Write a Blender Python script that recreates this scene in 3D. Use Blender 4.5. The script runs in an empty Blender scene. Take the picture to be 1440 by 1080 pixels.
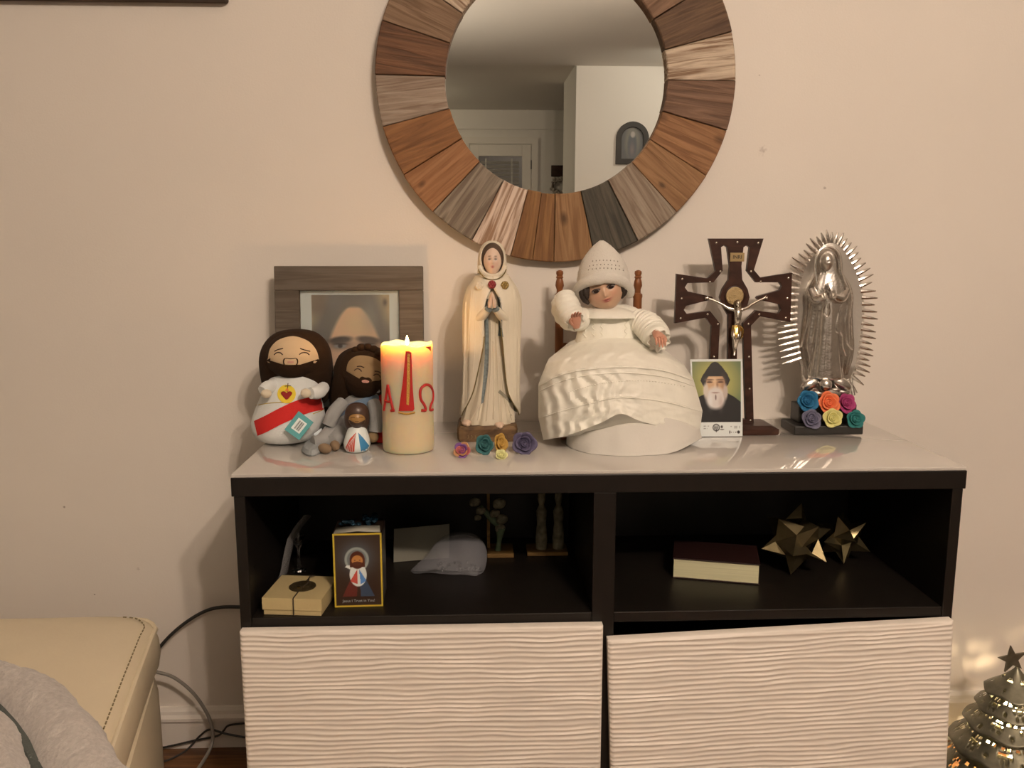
import bpy, bmesh, math, random
import numpy as np
from mathutils import Vector, Matrix, noise
from mathutils.bvhtree import BVHTree
random.seed(7)
PI = math.pi
sc = bpy.context.scene
COL = sc.collection

# ------------------------------------------------------------------ camera
F = 1174.3
CAM = Vector((-.2023, -1.3092, 1.0753))
YAW, PITCH, ROLL = .0390, .1606, .0003
fw = Vector((math.sin(YAW)*math.cos(PITCH), math.cos(YAW)*math.cos(PITCH), -math.sin(PITCH)))
rt = Vector((math.cos(YAW), -math.sin(YAW), 0)); up = rt.cross(fw)
rt, up = rt*math.cos(ROLL)+up*math.sin(ROLL), up*math.cos(ROLL)-rt*math.sin(ROLL)
cam = bpy.data.cameras.new('camera'); cam.sensor_width = 36; cam.lens = F/1440*36; cam.clip_start = .02
co = bpy.data.objects.new('camera', cam); COL.objects.link(co)
Rm = Matrix((rt, up, -fw)).transposed().to_4x4()
co.matrix_world = Matrix.Translation(CAM) @ Rm
sc.camera = co
# ------------------------------------------------------------------ world, exposure
w = bpy.data.worlds.new('world'); sc.world = w; w.use_nodes = True
w.node_tree.nodes['Background'].inputs[0].default_value = (.9, .8, .7, 1)
w.node_tree.nodes['Background'].inputs[1].default_value = .02
vs = sc.view_settings
vs.view_transform = 'Standard'; vs.look = 'None'; vs.gamma = 1; vs.use_curve_mapping = False
vs.exposure = 0.0
LAMP_W = 64.0          # each of the two ceiling bulbs
LAMP_COL = (1.0, .787, .625)
LAMP_POS = ((.44, -2.07, 2.34), (.67, -2.13, 2.34))
WALL_FILL_W = 20.0  # added fill spot for the mirrored white wall
CEILING_FILL_W = 32.0  # added uplight for the ceiling in the mirror
FLAME_W = .42
TREE_W = 2.0
W = .40       # back wall plane
T = .72       # top of the glass worktop
SH = .475     # shelf height in the cabinet

def at(px, py, Y):
    d = rt*((px-720)/F) - up*((py-540)/F) + fw
    return CAM + d*((Y-CAM.y)/d.y)
def atz(px, py, Z):
    d = rt*((px-720)/F) - up*((py-540)/F) + fw
    return CAM + d*((Z-CAM.z)/d.z)
def kk(px, py, Y): return 1/(at(px+1, py, Y)-at(px, py, Y)).length

# ------------------------------------------------------------------ materials
def lin(c):
    c = c/255
    return c/12.92 if c <= .04045 else ((c+.055)/1.055)**2.4
L0 = [lin(c) for c in (212, 181, 152)]
A0 = (.72, .69, .64)
def alb(r, g, b):
    return tuple(min(.9, max(.002, lin(c)/L0[i]*A0[i])) for i, c in enumerate((r, g, b)))
def albn(a):      # numpy (...,3) display 0-255 -> albedo
    c = np.clip(a, 0, 255)/255.
    l = np.where(c <= .04045, c/12.92, ((c+.055)/1.055)**2.4)
    return np.clip(l/np.array(L0)*np.array(A0), .002, .9)
MATS = {}
def M(name, rgb, rough=.5, metal=0., bump=0., bscale=200., var=0., vscale=15., sss=0., sheen=0., coat=0., spec=.5, emit=None, est=0., raw=False, stretch=None, trans=0., alpha=1., wave=None):
    if name in MATS: return MATS[name]
    m = bpy.data.materials.new(name); m.use_nodes = True
    nt = m.node_tree; b = nt.nodes['Principled BSDF']
    c = rgb if raw else alb(*rgb)
    b.inputs['Base Color'].default_value = (*c, 1)
    b.inputs['Roughness'].default_value = rough; b.inputs['Metallic'].default_value = metal
    b.inputs['Specular IOR Level'].default_value = spec
    b.inputs['Coat Weight'].default_value = coat
    b.inputs['Sheen Weight'].default_value = sheen
    b.inputs['Transmission Weight'].default_value = trans
    b.inputs['Alpha'].default_value = alpha
    if sss:
        b.inputs['Subsurface Weight'].default_value = 1.0
        b.inputs['Subsurface Radius'].default_value = (1, .45, .2)
        b.inputs['Subsurface Scale'].default_value = sss
    if emit:
        b.inputs['Emission Color'].default_value = (*emit, 1); b.inputs['Emission Strength'].default_value = est
    tc = None
    def coord():
        t = nt.nodes.new('ShaderNodeTexCoord'); mp = nt.nodes.new('ShaderNodeMapping')
        if stretch: mp.inputs['Scale'].default_value = stretch
        nt.links.new(t.outputs['Object'], mp.inputs['Vector']); return mp.outputs['Vector']
    if var or bump: tc = coord()
    if var:
        n = nt.nodes.new('ShaderNodeTexNoise'); n.inputs['Scale'].default_value = vscale; n.inputs['Detail'].default_value = 5
        nt.links.new(tc, n.inputs['Vector'])
        mx = nt.nodes.new('ShaderNodeMix'); mx.data_type = 'RGBA'
        mx.inputs['A'].default_value = (*[min(.95, x*(1+var)) for x in c], 1); mx.inputs['B'].default_value = (*[x*(1-var) for x in c], 1)
        rp = nt.nodes.new('ShaderNodeMapRange'); rp.inputs['From Min'].default_value = .3; rp.inputs['From Max'].default_value = .7
        nt.links.new(n.outputs['Fac'], rp.inputs['Value']); nt.links.new(rp.outputs['Result'], mx.inputs['Factor'])
        nt.links.new(mx.outputs['Result'], b.inputs['Base Color'])
    if bump:
        n2 = nt.nodes.new('ShaderNodeTexNoise'); n2.inputs['Scale'].default_value = bscale; n2.inputs['Detail'].default_value = 3
        nt.links.new(tc, n2.inputs['Vector'])
        bp = nt.nodes.new('ShaderNodeBump'); bp.inputs['Strength'].default_value = bump; bp.inputs['Distance'].default_value = .002
        nt.links.new(n2.outputs['Fac'], bp.inputs['Height']); nt.links.new(bp.outputs['Normal'], b.inputs['Normal'])
    MATS[name] = m
    return m
def MV(name, rough=.5, coat=0., sss=0., spec=.5):      # colour from the mesh's paint attribute
    if name in MATS: return MATS[name]
    m = M(name, (200, 200, 200), rough=rough, coat=coat, spec=spec, sss=sss)
    a = m.node_tree.nodes.new('ShaderNodeAttribute'); a.attribute_name = 'paint'
    m.node_tree.links.new(a.outputs['Color'], m.node_tree.nodes['Principled BSDF'].inputs['Base Color'])
    return m
def wood(name, c1, c2, rough=.6, sx=3., sy=45., contrast=.5, bump=.4, knots=0.):
    if name in MATS: return MATS[name]
    m = bpy.data.materials.new(name); m.use_nodes = True; nt = m.node_tree; b = nt.nodes['Principled BSDF']
    b.inputs['Roughness'].default_value = rough; b.inputs['Specular IOR Level'].default_value = .3
    t = nt.nodes.new('ShaderNodeTexCoord'); oi = nt.nodes.new('ShaderNodeObjectInfo')
    ad = nt.nodes.new('ShaderNodeVectorMath'); ad.operation = 'ADD'
    cm = nt.nodes.new('ShaderNodeCombineXYZ'); mu = nt.nodes.new('ShaderNodeMath'); mu.operation = 'MULTIPLY'; mu.inputs[1].default_value = 37
    nt.links.new(oi.outputs['Random'], mu.inputs[0]); nt.links.new(mu.outputs[0], cm.inputs[2]); nt.links.new(mu.outputs[0], cm.inputs[0])
    nt.links.new(t.outputs['Object'], ad.inputs[0]); nt.links.new(cm.outputs[0], ad.inputs[1])
    mp = nt.nodes.new('ShaderNodeMapping'); mp.inputs['Scale'].default_value = (sx, sy, sy)
    nt.links.new(ad.outputs[0], mp.inputs['Vector'])
    n = nt.nodes.new('ShaderNodeTexNoise'); n.inputs['Scale'].default_value = 1; n.inputs['Detail'].default_value = 6; n.inputs['Distortion'].default_value = 1.2
    nt.links.new(mp.outputs['Vector'], n.inputs['Vector'])
    rp = nt.nodes.new('ShaderNodeValToRGB')
    rp.color_ramp.elements[0].position = .5-contrast/2*.5; rp.color_ramp.elements[1].position = .5+contrast/2*.5
    rp.color_ramp.elements[0].color = (*alb(*c2), 1); rp.color_ramp.elements[1].color = (*alb(*c1), 1)
    nt.links.new(n.outputs['Fac'], rp.inputs['Fac'])
    out = rp.outputs['Color']
    if knots:
        mp2 = nt.nodes.new('ShaderNodeMapping'); mp2.inputs['Scale'].default_value = (14, 24, 24)
        nt.links.new(ad.outputs[0], mp2.inputs['Vector'])
        v = nt.nodes.new('ShaderNodeTexVoronoi'); v.inputs['Scale'].default_value = 1; nt.links.new(mp2.outputs['Vector'], v.inputs['Vector'])
        mr = nt.nodes.new('ShaderNodeMapRange'); mr.inputs['From Min'].default_value = .05; mr.inputs['From Max'].default_value = .2*knots+.05; mr.inputs['To Min'].default_value = .85; mr.inputs['To Max'].default_value = 0
        nt.links.new(v.outputs['Distance'], mr.inputs['Value'])
        mx = nt.nodes.new('ShaderNodeMix'); mx.data_type = 'RGBA'; mx.inputs['B'].default_value = (*[x*.28 for x in alb(*c2)], 1)
        nt.links.new(out, mx.inputs['A']); nt.links.new(mr.outputs['Result'], mx.inputs['Factor']); out = mx.outputs['Result']
    nt.links.new(out, b.inputs['Base Color'])
    bp = nt.nodes.new('ShaderNodeBump'); bp.inputs['Strength'].default_value = bump; bp.inputs['Distance'].default_value = .003
    nt.links.new(n.outputs['Fac'], bp.inputs['Height']); nt.links.new(bp.outputs['Normal'], b.inputs['Normal'])
    MATS[name] = m
    return m

# ------------------------------------------------------------------ mesh helpers
def crv(pts, n, closed=False):
    """Catmull-Rom through tuples, n samples"""
    P = [np.array(p, float) for p in pts]; L = len(P); out = []
    segs = L if closed else L-1
    for i in range(n):
        t = i/n*segs if closed else i/(n-1)*segs
        k = min(int(t), segs-1); f = t-k
        if closed: a, b, c, d = P[(k-1) % L], P[k % L], P[(k+1) % L], P[(k+2) % L]
        else:
            b, c = P[k], P[k+1]
            a = P[k-1] if k > 0 else 2*b-c
            d = P[k+2] if k+2 < L else 2*c-b
        out.append(.5*((2*b)+(-a+c)*f+(2*a-5*b+4*c-d)*f*f+(-a+3*b-3*c+d)*f**3))
    return out
class MB:
    def __init__(s): s.v = []; s.f = []
    def add(s, v, f):
        o = len(s.v); s.v += [Vector(x) for x in v]; s.f += [tuple(i+o for i in q) for q in f]; return s
    def box(s, lo, hi, bev=0., mat=None):
        lo = Vector(lo); hi = Vector(hi)
        if not bev:
            v = [Vector((x, y, z)) for x in (lo.x, hi.x) for y in (lo.y, hi.y) for z in (lo.z, hi.z)]
            f = [(0, 1, 3, 2), (4, 6, 7, 5), (0, 4, 5, 1), (2, 3, 7, 6), (0, 2, 6, 4), (1, 5, 7, 3)]
        else:
            bm = bmesh.new(); bmesh.ops.create_cube(bm, size=1)
            for q in bm.verts: q.co = Vector([(lo[i]+hi[i])/2+q.co[i]*(hi[i]-lo[i]) for i in range(3)])
            bmesh.ops.bevel(bm, geom=bm.edges[:], offset=bev, segments=2, affect='EDGES', profile=.5)
            bm.verts.index_update(); v = [q.co.copy() for q in bm.verts]; f = [tuple(x.index for x in q.verts) for q in bm.faces]; bm.free()
        if mat is not None: v = [mat @ x for x in v]
        return s.add(v, f)
    def rings(s, R, cap=True, closed=True):
        n = len(R[0]); v = [p for r in R for p in r]; f = []
        for i in range(len(R)-1):
            for j in range(n if closed else n-1):
                k = (j+1) % n
                f.append((i*n+j, i*n+k, (i+1)*n+k, (i+1)*n+j))
        if cap and closed:
            f.append(tuple(range(n))[::-1]); f.append(tuple((len(R)-1)*n+j for j in range(n)))
        return s.add(v, f)
    def tube(s, pts, r, n=8, smooth=0, flat=1., cap=True):
        pts = [Vector(p) for p in pts]
        if smooth: pts = [Vector(q) for q in crv(pts, smooth)]
        L = len(pts); rs = [r]*L if not hasattr(r, '__len__') else [float(q[0]) for q in crv([(x,) for x in r], L)] if len(r) != L else list(r)
        R = []; prev = None
        for i, p in enumerate(pts):
            t = (pts[min(i+1, L-1)]-pts[max(i-1, 0)]); t = t.normalized() if t.length > 1e-9 else Vector((0, 0, 1))
            a = prev if prev is not None else (Vector((0, 1, 0)) if abs(t.y) < .9 else Vector((1, 0, 0)))
            u = (a-t*a.dot(t)).normalized(); prev = u; q = t.cross(u)
            R.append([p+u*(math.cos(2*PI*j/n)*rs[i]*flat)+q*(math.sin(2*PI*j/n)*rs[i]) for j in range(n)])
        return s.rings(R, cap)
    def lathe(s, prof, c=(0, 0, 0), n=24, mat=None, cap=True):
        R = [[Vector((r*math.cos(2*PI*j/n), r*math.sin(2*PI*j/n), z)) for j in range(n)] for r, z in prof]
        m = mat or Matrix.Translation(Vector(c))
        return s.rings([[m @ p for p in r] for r in R], cap)
    def ell(s, c, r, rot=None, n=24, m=14):
        R = []; c = Vector(c); r = (r, r, r) if not hasattr(r, '__len__') else r
        for i in range(m):
            ph = -PI/2+PI*(i+.02)/(m-1+.04)
            q = [Vector((math.cos(ph)*math.cos(2*PI*j/n)*r[0], math.cos(ph)*math.sin(2*PI*j/n)*r[1], math.sin(ph)*r[2])) for j in range(n)]
            R.append([c+((rot @ p) if rot else p) for p in q])
        return s.rings(R)
    def poly(s, pts, y0, y1):
        """pts (x,z), prism between y0 and y1"""
        n = len(pts)
        return s.rings([[Vector((x, y0, z)) for x, z in pts], [Vector((x, y1, z)) for x, z in pts]])
ORG = {}
def mk(name, mb, mat, parent=None, smooth=True, paint=None, auto=35, org=None, sub=0, solid=0):
    me = bpy.data.meshes.new(name)
    o_ = ORG[parent.name] if parent else org
    vs_ = mb.v
    if o_ is None:
        a = np.array([list(v) for v in vs_]); lo, hi = a.min(0), a.max(0)
        o_ = Vector(((lo[0]+hi[0])/2, (lo[1]+hi[1])/2, lo[2]))
    o_ = Vector(o_)
    me.from_pydata([tuple(Vector(v)-o_) for v in vs_], [], mb.f)
    bm = bmesh.new(); bm.from_mesh(me); bmesh.ops.recalc_face_normals(bm, faces=bm.faces[:]); bm.to_mesh(me); bm.free()
    me.materials.append(mat)
    if paint is not None:
        ca = me.color_attributes.new('paint', 'FLOAT_COLOR', 'POINT')
        arr = np.ones((len(vs_), 4), np.float32); arr[:, :3] = paint; ca.data.foreach_set('color', arr.ravel())
    if smooth:
        me.polygons.foreach_set('use_smooth', [True]*len(me.polygons))
        if auto: me.set_sharp_from_angle(angle=math.radians(auto))
    ob = bpy.data.objects.new(name, me); COL.objects.link(ob)
    if parent: ob.parent = parent
    else: ob.location = o_
    ORG[ob.name] = o_
    if solid:
        md = ob.modifiers.new('solid', 'SOLIDIFY'); md.thickness = solid; md.offset = 0
    if sub:
        md = ob.modifiers.new('sub', 'SUBSURF'); md.levels = sub; md.render_levels = sub
    return ob
def root(name, label, cat, loc, group=None):
    o = bpy.data.objects.new(name, None); COL.objects.link(o); o.location = loc; o.empty_display_size = .02
    o['label'] = label; o['category'] = cat
    if group: o['group'] = group
    ORG[o.name] = Vector(loc); return o
def tag(o, label, cat, group=None):
    o['label'] = label; o['category'] = cat
    if group: o['group'] = group
    return o
def struct(name, mb, mat, parent=None, smooth=False, kind=True):
    o = mk(name, mb, mat, parent, smooth)
    if kind: o['kind'] = 'structure'
    return o
def lab(o, s): o['label'] = s; return o
def remesh(o, vox, sm=4):
    md = o.modifiers.new('r', 'REMESH'); md.mode = 'VOXEL'; md.voxel_size = vox
    m2 = o.modifiers.new('s', 'SMOOTH'); m2.iterations = sm; m2.factor = .5
    dg = bpy.context.evaluated_depsgraph_get(); me = bpy.data.meshes.new_from_object(o.evaluated_get(dg))
    o.modifiers.clear(); old = o.data; o.data = me; bpy.data.meshes.remove(old)
    me.polygons.foreach_set('use_smooth', [True]*len(me.polygons))
    return o
def vloft(Yc, secs, n=36, m=24, fold=None, ex=2.0, cap=True, world=False):
    """rings stacked in height; secs (px, py, half width px, depth radius m, dY)"""
    S = crv([tuple(s)+(0,)*(5-len(s)) for s in secs], m); R = []
    for i, (px, py, hw, ry, dy) in enumerate(S):
        c = at(px, py, Yc+dy); rx = max(hw, .3)/kk(px, py, Yc+dy); ry = max(ry, .0005); r = []
        for j in range(n):
            th = 2*PI*j/n; ct, st = math.cos(th), math.sin(th)
            x = math.copysign(abs(ct)**(2/ex), ct); y = math.copysign(abs(st)**(2/ex), st)
            k = 1+(fold(th, i/(m-1)) if fold else 0)
            r.append(Vector((c.x+rx*x*k, c.y-ry*y*k, c.z)))
        R.append(r)
    return MB().rings(R, cap)
class Surf:
    def __init__(s, *mbs):
        v = []; f = []
        for mb in mbs:
            o = len(v); v += mb.v; f += [tuple(i+o for i in q) for q in mb.f]
        s.t = BVHTree.FromPolygons([tuple(x) for x in v], f)
    def hit(s, px, py, off=.0006, Y=None):
        d = (rt*((px-720)/F)-up*((py-540)/F)+fw).normalized()
        h = s.t.ray_cast(CAM, d)
        if h[0] is None:
            if Y is None:
                q = s.t.find_nearest(at(px, py, .2)); return q[0]
            return at(px, py, Y)
        return h[0]-d*off
def patch(outline, surf, off=.0006, n=48, rings=6, smooth=True, Y=None, thick=0.):
    pts = crv(outline, n, True) if smooth else [np.array(p, float) for p in crv_lin(outline, n)]
    c = np.mean(pts, axis=0); R = []
    for k in range(rings, 0, -1):
        R.append([surf.hit(*(c+(p-c)*k/rings), off, Y) for p in pts])
    mb = MB(); mb.rings(R, cap=False)
    o = len(mb.v); mb.v.append(surf.hit(*c, off, Y)); a = (rings-1)*n
    mb.f += [(a+j, a+(j+1) % n, o) for j in range(n)]
    return mb
def crv_lin(pts, n):
    P = [np.array(p, float) for p in pts]; L = [np.linalg.norm(P[(i+1) % len(P)]-P[i]) for i in range(len(P))]; tot = sum(L); out = []
    for k in range(n):
        d = k/n*tot; i = 0
        while d > L[i]+1e-9: d -= L[i]; i += 1
        out.append(P[i]+(P[(i+1) % len(P)]-P[i])*(d/L[i]))
    return out
def stroke(pts, surf, r, n=14, off=.0004, Y=None, seg=6, closed=False):
    q = crv(pts, n, closed)
    if closed: q = q+[q[0]]
    return MB().tube([surf.hit(*p, off, Y) for p in q], r, seg)
def ribbon(A, B, surf, n=40, m=6, off=.0015, Y=None):
    a, b = crv(A, n), crv(B, n); mb = MB()
    R = [[surf.hit(*(a[i]+(b[i]-a[i])*k/m), off, Y) for i in range(n)] for k in range(m+1)]
    return mb.rings(R, cap=False, closed=False)
def shape2d(name, outer, holes, y0, y1, mat, parent, bev=.0008, xz=True):
    """a prism with holes: world (x,z) outlines between depths y0<y1"""
    cu = bpy.data.curves.new(name, 'CURVE'); cu.dimensions = '2D'; cu.fill_mode = 'BOTH'; cu.extrude = (y1-y0)/2-bev; cu.bevel_depth = bev; cu.bevel_resolution = 1; cu.offset = 0
    for L in [outer]+holes:
        s = cu.splines.new('POLY'); s.points.add(len(L)-1); s.use_cyclic_u = True
        for p, (x, z) in zip(s.points, L): p.co = (x, z, 0, 1)
    ob = bpy.data.objects.new('tmp', cu); COL.objects.link(ob)
    dg = bpy.context.evaluated_depsgraph_get(); me = bpy.data.meshes.new_from_object(ob.evaluated_get(dg))
    mb = MB(); mb.v = [Vector((v.co.x, (y0+y1)/2-v.co.z, v.co.y)) for v in me.vertices]; mb.f = [tuple(p.vertices) for p in me.polygons]
    bpy.data.objects.remove(ob); bpy.data.curves.remove(cu); bpy.data.meshes.remove(me)
    return mk(name, mb, mat, parent, smooth=False) if name else mb
def text_mb(s, size, mat4, extrude=.0003):
    """lettering as mesh: local x right, y up -> placed by mat4"""
    cu = bpy.data.curves.new('t', 'FONT'); cu.body = s; cu.size = size; cu.align_x = 'CENTER'; cu.align_y = 'CENTER'; cu.extrude = extrude; cu.resolution_u = 2
    ob = bpy.data.objects.new('tmp', cu); COL.objects.link(ob)
    dg = bpy.context.evaluated_depsgraph_get(); me = bpy.data.meshes.new_from_object(ob.evaluated_get(dg))
    mb = MB(); mb.v = [mat4 @ v.co for v in me.vertices]; mb.f = [tuple(p.vertices) for p in me.polygons]
    bpy.data.objects.remove(ob); bpy.data.curves.remove(cu); bpy.data.meshes.remove(me)
    return mb
def picture(name, corners, nx, ny, fn, mat, parent):
    """flat print: corners bl, br, tr, tl; fn(u,v)->(...,3) display colours"""
    bl, br, tr, tl = [Vector(c) for c in corners]; mb = MB(); U = []; V = []
    for j in range(ny+1):
        for i in range(nx+1):
            u, v = i/nx, j/ny; mb.v.append((bl*(1-u)+br*u)*(1-v)+(tl*(1-u)+tr*u)*v); U.append(u); V.append(v)
    mb.f = [(j*(nx+1)+i, j*(nx+1)+i+1, (j+1)*(nx+1)+i+1, (j+1)*(nx+1)+i) for j in range(ny) for i in range(nx)]
    return mk(name, mb, mat, parent, smooth=False, paint=albn(fn(np.array(U), np.array(V))))
# painting helpers for flat prints
def mixc(a, m, c): return a*(1-m[..., None])+np.array(c, float)*m[..., None]
def eM(u, v, cx, cy, rx, ry, soft=.15, rot=0.):
    x, y = u-cx, v-cy
    if rot: x, y = x*math.cos(rot)+y*math.sin(rot), -x*math.sin(rot)+y*math.cos(rot)
    d = np.sqrt((x/rx)**2+(y/ry)**2); return np.clip((1-d)/soft+.5, 0, 1)
def gM(u, v, cx, cy, sx, sy): return np.exp(-((u-cx)/sx)**2-((v-cy)/sy)**2)
def pM(u, v, pts):
    ins = np.zeros(u.shape, bool); n = len(pts)
    for i in range(n):
        (x1, y1), (x2, y2) = pts[i], pts[(i+1) % n]
        if y1 == y2: continue
        c = ((y1 > v) != (y2 > v)) & (u < (x2-x1)*(v-y1)/(y2-y1)+x1); ins ^= c
    return ins.astype(float)

# ------------------------------------------------------------------ setting
def wall_mat():
    m = M('wall_paint', (.80, .76, .70), raw=True, rough=.65, bump=.12, bscale=260, var=.02, vscale=3)
    nt = m.node_tree; b = nt.nodes['Principled BSDF']; src = b.inputs['Base Color'].links[0].from_socket
    geo = nt.nodes.new('ShaderNodeNewGeometry')
    nz = nt.nodes.new('ShaderNodeTexNoise'); nz.inputs['Scale'].default_value = 160; nt.links.new(geo.outputs['Position'], nz.inputs['Vector'])
    for (px, py, r, s) in ((1072, 212, .016, .35), (1160, 264, .006, .5), (90, 713, .005, .9), (194, 800, .007, .5), (133, 836, .0035, .9), (1068, 106, .004, .5)):
        p = at(px, py, W)
        sb = nt.nodes.new('ShaderNodeVectorMath'); sb.operation = 'DISTANCE'; sb.inputs[1].default_value = p
        nt.links.new(geo.outputs['Position'], sb.inputs[0])
        d = nt.nodes.new('ShaderNodeMath'); d.operation = 'MULTIPLY_ADD'; d.inputs[1].default_value = 1; 
        k = nt.nodes.new('ShaderNodeMath'); k.operation = 'MULTIPLY'; k.inputs[1].default_value = r*1.6; nt.links.new(nz.outputs['Fac'], k.inputs[0])
        nt.links.new(sb.outputs['Value'], d.inputs[0]); nt.links.new(k.outputs[0], d.inputs[2])
        mr = nt.nodes.new('ShaderNodeMapRange'); mr.inputs['From Min'].default_value = r*.8; mr.inputs['From Max'].default_value = r*1.35; mr.inputs['To Min'].default_value = s; mr.inputs['To Max'].default_value = 0
        nt.links.new(d.outputs[0], mr.inputs['Value'])
        mx = nt.nodes.new('ShaderNodeMix'); mx.data_type = 'RGBA'; mx.inputs['B'].default_value = (.18, .13, .1, 1)
        nt.links.new(src, mx.inputs['A']); nt.links.new(mr.outputs['Result'], mx.inputs['Factor']); src = mx.outputs['Result']
    nt.links.new(src, b.inputs['Base Color']); return m
WALL = wall_mat()
white = M('white_wall', (.78, .76, .72), rough=.7, raw=True, bump=.1, bscale=200)
XL, XR = -2.6, 2.9
struct('wall_back', MB().box((XL, W, 0), (XR, W+.1, 2.44)), WALL)
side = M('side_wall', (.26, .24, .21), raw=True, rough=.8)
struct('wall_left', MB().box((XL-.1, -9, 0), (XL, W+.1, 2.47)), side)
struct('wall_right', MB().box((XR, -9, 0), (XR+.1, W+.1, 2.47)), side)
struct('wall_front', MB().box((.655, -6.64, 0), (XR, -5.552, 2.466)), white)
struct('wall_far', MB().box((XL, -8.94, 0), (XR, -8.84, 2.47)), white)
struct('ceiling', MB().box((XL-.1, -5.55, 2.44), (XR+.1, W+.1, 2.54)).box((XL-.1, -8.94, 2.465), (XR+.1, -5.551, 2.54)), M('ceiling_paint', (.90, .87, .82), raw=True, rough=.8, bump=.15, bscale=120))
trim = M('trim_paint', (.78, .75, .70), raw=True, rough=.4)
bb = struct('baseboard_back', MB().box((XL, W-.013, 0), (XR, W, .066)), trim)
struct('baseboard_moulding', MB().rings([[Vector((x, W-y, z)) for y, z in ((0, .066), (.020, .066), (.020, .073), (.014, .079), (.012, .086), (.006, .092), (0, .092))] for x in (XL, XR)]), trim, bb, kind=False)
struct('trim_1', MB().box((XL, -8.84, 2.235), (XR, -8.80, 2.465)), white)
# floor with boards
fwood = wood('floor_wood', (120, 72, 36), (84, 46, 22), rough=.35, sx=4, sy=60, bump=.1)
fl = struct('floor', MB().box((XL, -8.94, -.1), (XR, W+.1, -.004)), M('floor_base', (60, 35, 18), rough=.6))
bd = MB().box((-.6, -.0485, -.004), (.6, .0485, .004), .0012)
first = None
for r in range(13):
    for c in range(5):
        x = -2.2+c*1.204+(r % 3)*.35; y = W-.013-.049-r*.098
        if first is None:
            first = mk('floor_board', bd, fwood, None, org=(0, 0, 0)); b_ = first
        else:
            b_ = first.copy(); COL.objects.link(b_)
        b_.parent = fl; b_.location = Vector((x, y, -.004))-ORG[fl.name]
# hall door with blinds, seen in the mirror
dpaint = M('door_paint', (.74, .71, .65), raw=True, rough=.4)
dr = root('door_1', '', '', (.08, -8.84, 0)); del dr['label'], dr['category']; dr['kind'] = 'structure'
DX0, DX1, DY = -.31, .46, -8.84
mk('door_frame', MB().box((DX0-.09, DY, 0), (DX0-.01, DY+.03, 2.0595)).box((DX1+.01, DY, 0), (DX1+.09, DY+.03, 2.0595)).box((DX0-.09, DY, 2.06), (DX1+.09, DY+.03, 2.14)), dpaint, dr, smooth=False)
leaf = mk('door_leaf', MB().box((DX0, DY, .02), (DX0+.11, DY+.02, 2.05), .003).box((DX1-.11, DY, .02), (DX1, DY+.02, 2.05), .003).box((DX0+.11, DY, 1.91), (DX1-.11, DY+.02, 2.05), .003).box((DX0+.11, DY, .02), (DX1-.11, DY+.02, .3), .003), dpaint, dr, smooth=False)
mk('pane', MB().box((DX0+.11, DY, .3), (DX1-.11, DY+.004, 1.91)), M('dark_pane', (.05, .05, .05), raw=True, rough=.3), leaf, smooth=False)
mk('hinge', MB().box((DX1-.003, DY+.02, 1.75), (DX1+.012, DY+.032, 1.86)), M('dark_metal', (.05, .045, .04), raw=True, rough=.4), dr, smooth=False)
mk('hinge', MB().box((DX1-.003, DY+.02, .3), (DX1+.012, DY+.032, .41)), MATS['dark_metal'], dr, smooth=False)
slm = M('blind_slat', (.32, .31, .29), raw=True, rough=.9, spec=.1)
sl0 = None
for i in range(30):
    z = 1.83-i*.05
    if sl0 is None: sl0 = mk('blind_slat', MB().box((DX0+.14, DY+.01, z-.018), (DX1-.15, DY+.014, z+.018)), slm, leaf, smooth=False)
    else:
        c = sl0.copy(); COL.objects.link(c); c.location = (0, 0, -i*.05)
for x in (DX0+.2, DX1-.24): mk('blind_tape', MB().box((x-.008, DY+.016, .35), (x+.008, DY+.018, 1.88)), M('tape', (.6, .59, .55), raw=True), leaf, smooth=False)
# plaque and wreath on the hall wall
pq = mk('wall_plaque', MB().box((.72, -8.84, 1.66), (.95, -8.815, 1.80), .004), wood('plaque_wood', (70, 40, 28), (45, 26, 18)))
tag(pq, 'dark wooden plaque on the hall wall beside the door in the mirror', 'plaque')
wr = root('dried_wreath', 'pale dried flower wreath hanging under the dark plaque in the mirror', 'wreath', (.83, -8.82, 1.54))
mb = MB()
for i in range(46):
    a = random.random()*2*PI; r = .07+random.random()*.05
    mb.ell((.83+r*math.cos(a), -8.80, 1.54+r*math.sin(a)), random.uniform(.012, .025), n=8, m=5)
fo = mk('flowers', mb, M('dried', (.42, .38, .33), raw=True, var=.3, vscale=40), wr); fo['kind'] = 'stuff'
mk('ring', MB().tube([(.83+.09*math.cos(a*PI/10), -8.82, 1.54+.09*math.sin(a*PI/10)) for a in range(21)], .015), M('twig', (.12, .09, .06), raw=True), wr)
# arched picture on the near wall in the mirror
ax, az, aw = 1.16, 1.615, .143
ap = root('arched_picture', 'dark arched frame with a small veiled figure on the white wall in the mirror', 'picture', (ax, -5.55, az))
def arch(hw, z0, zs): return [(ax-hw, z0), (ax+hw, z0)]+[(ax+hw*math.cos(a*PI/16), zs+hw*math.sin(a*PI/16)) for a in range(17)]
shape2d('frame', arch(aw, az, az+.215), [arch(aw-.042, az+.04, az+.215)], -5.55, -5.525, M('arch_frame', (.022, .02, .018), raw=True, rough=.45), ap, bev=.003)
def arch_paint(u, v):
    c = np.zeros(u.shape+(3,))+np.array((92, 82, 72))
    c = mixc(c, eM(u, v, .5, .52, .30, .46, .5), (122, 104, 84)); c = mixc(c, eM(u, v, .5, .42, .2, .4, .4), (84, 78, 72))
    c = mixc(c, eM(u, v, .48, .75, .1, .09, .4), (165, 140, 118)); return mixc(c, gM(u, v, .5, .3, .1, .2)*.6, (150, 110, 95))
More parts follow.
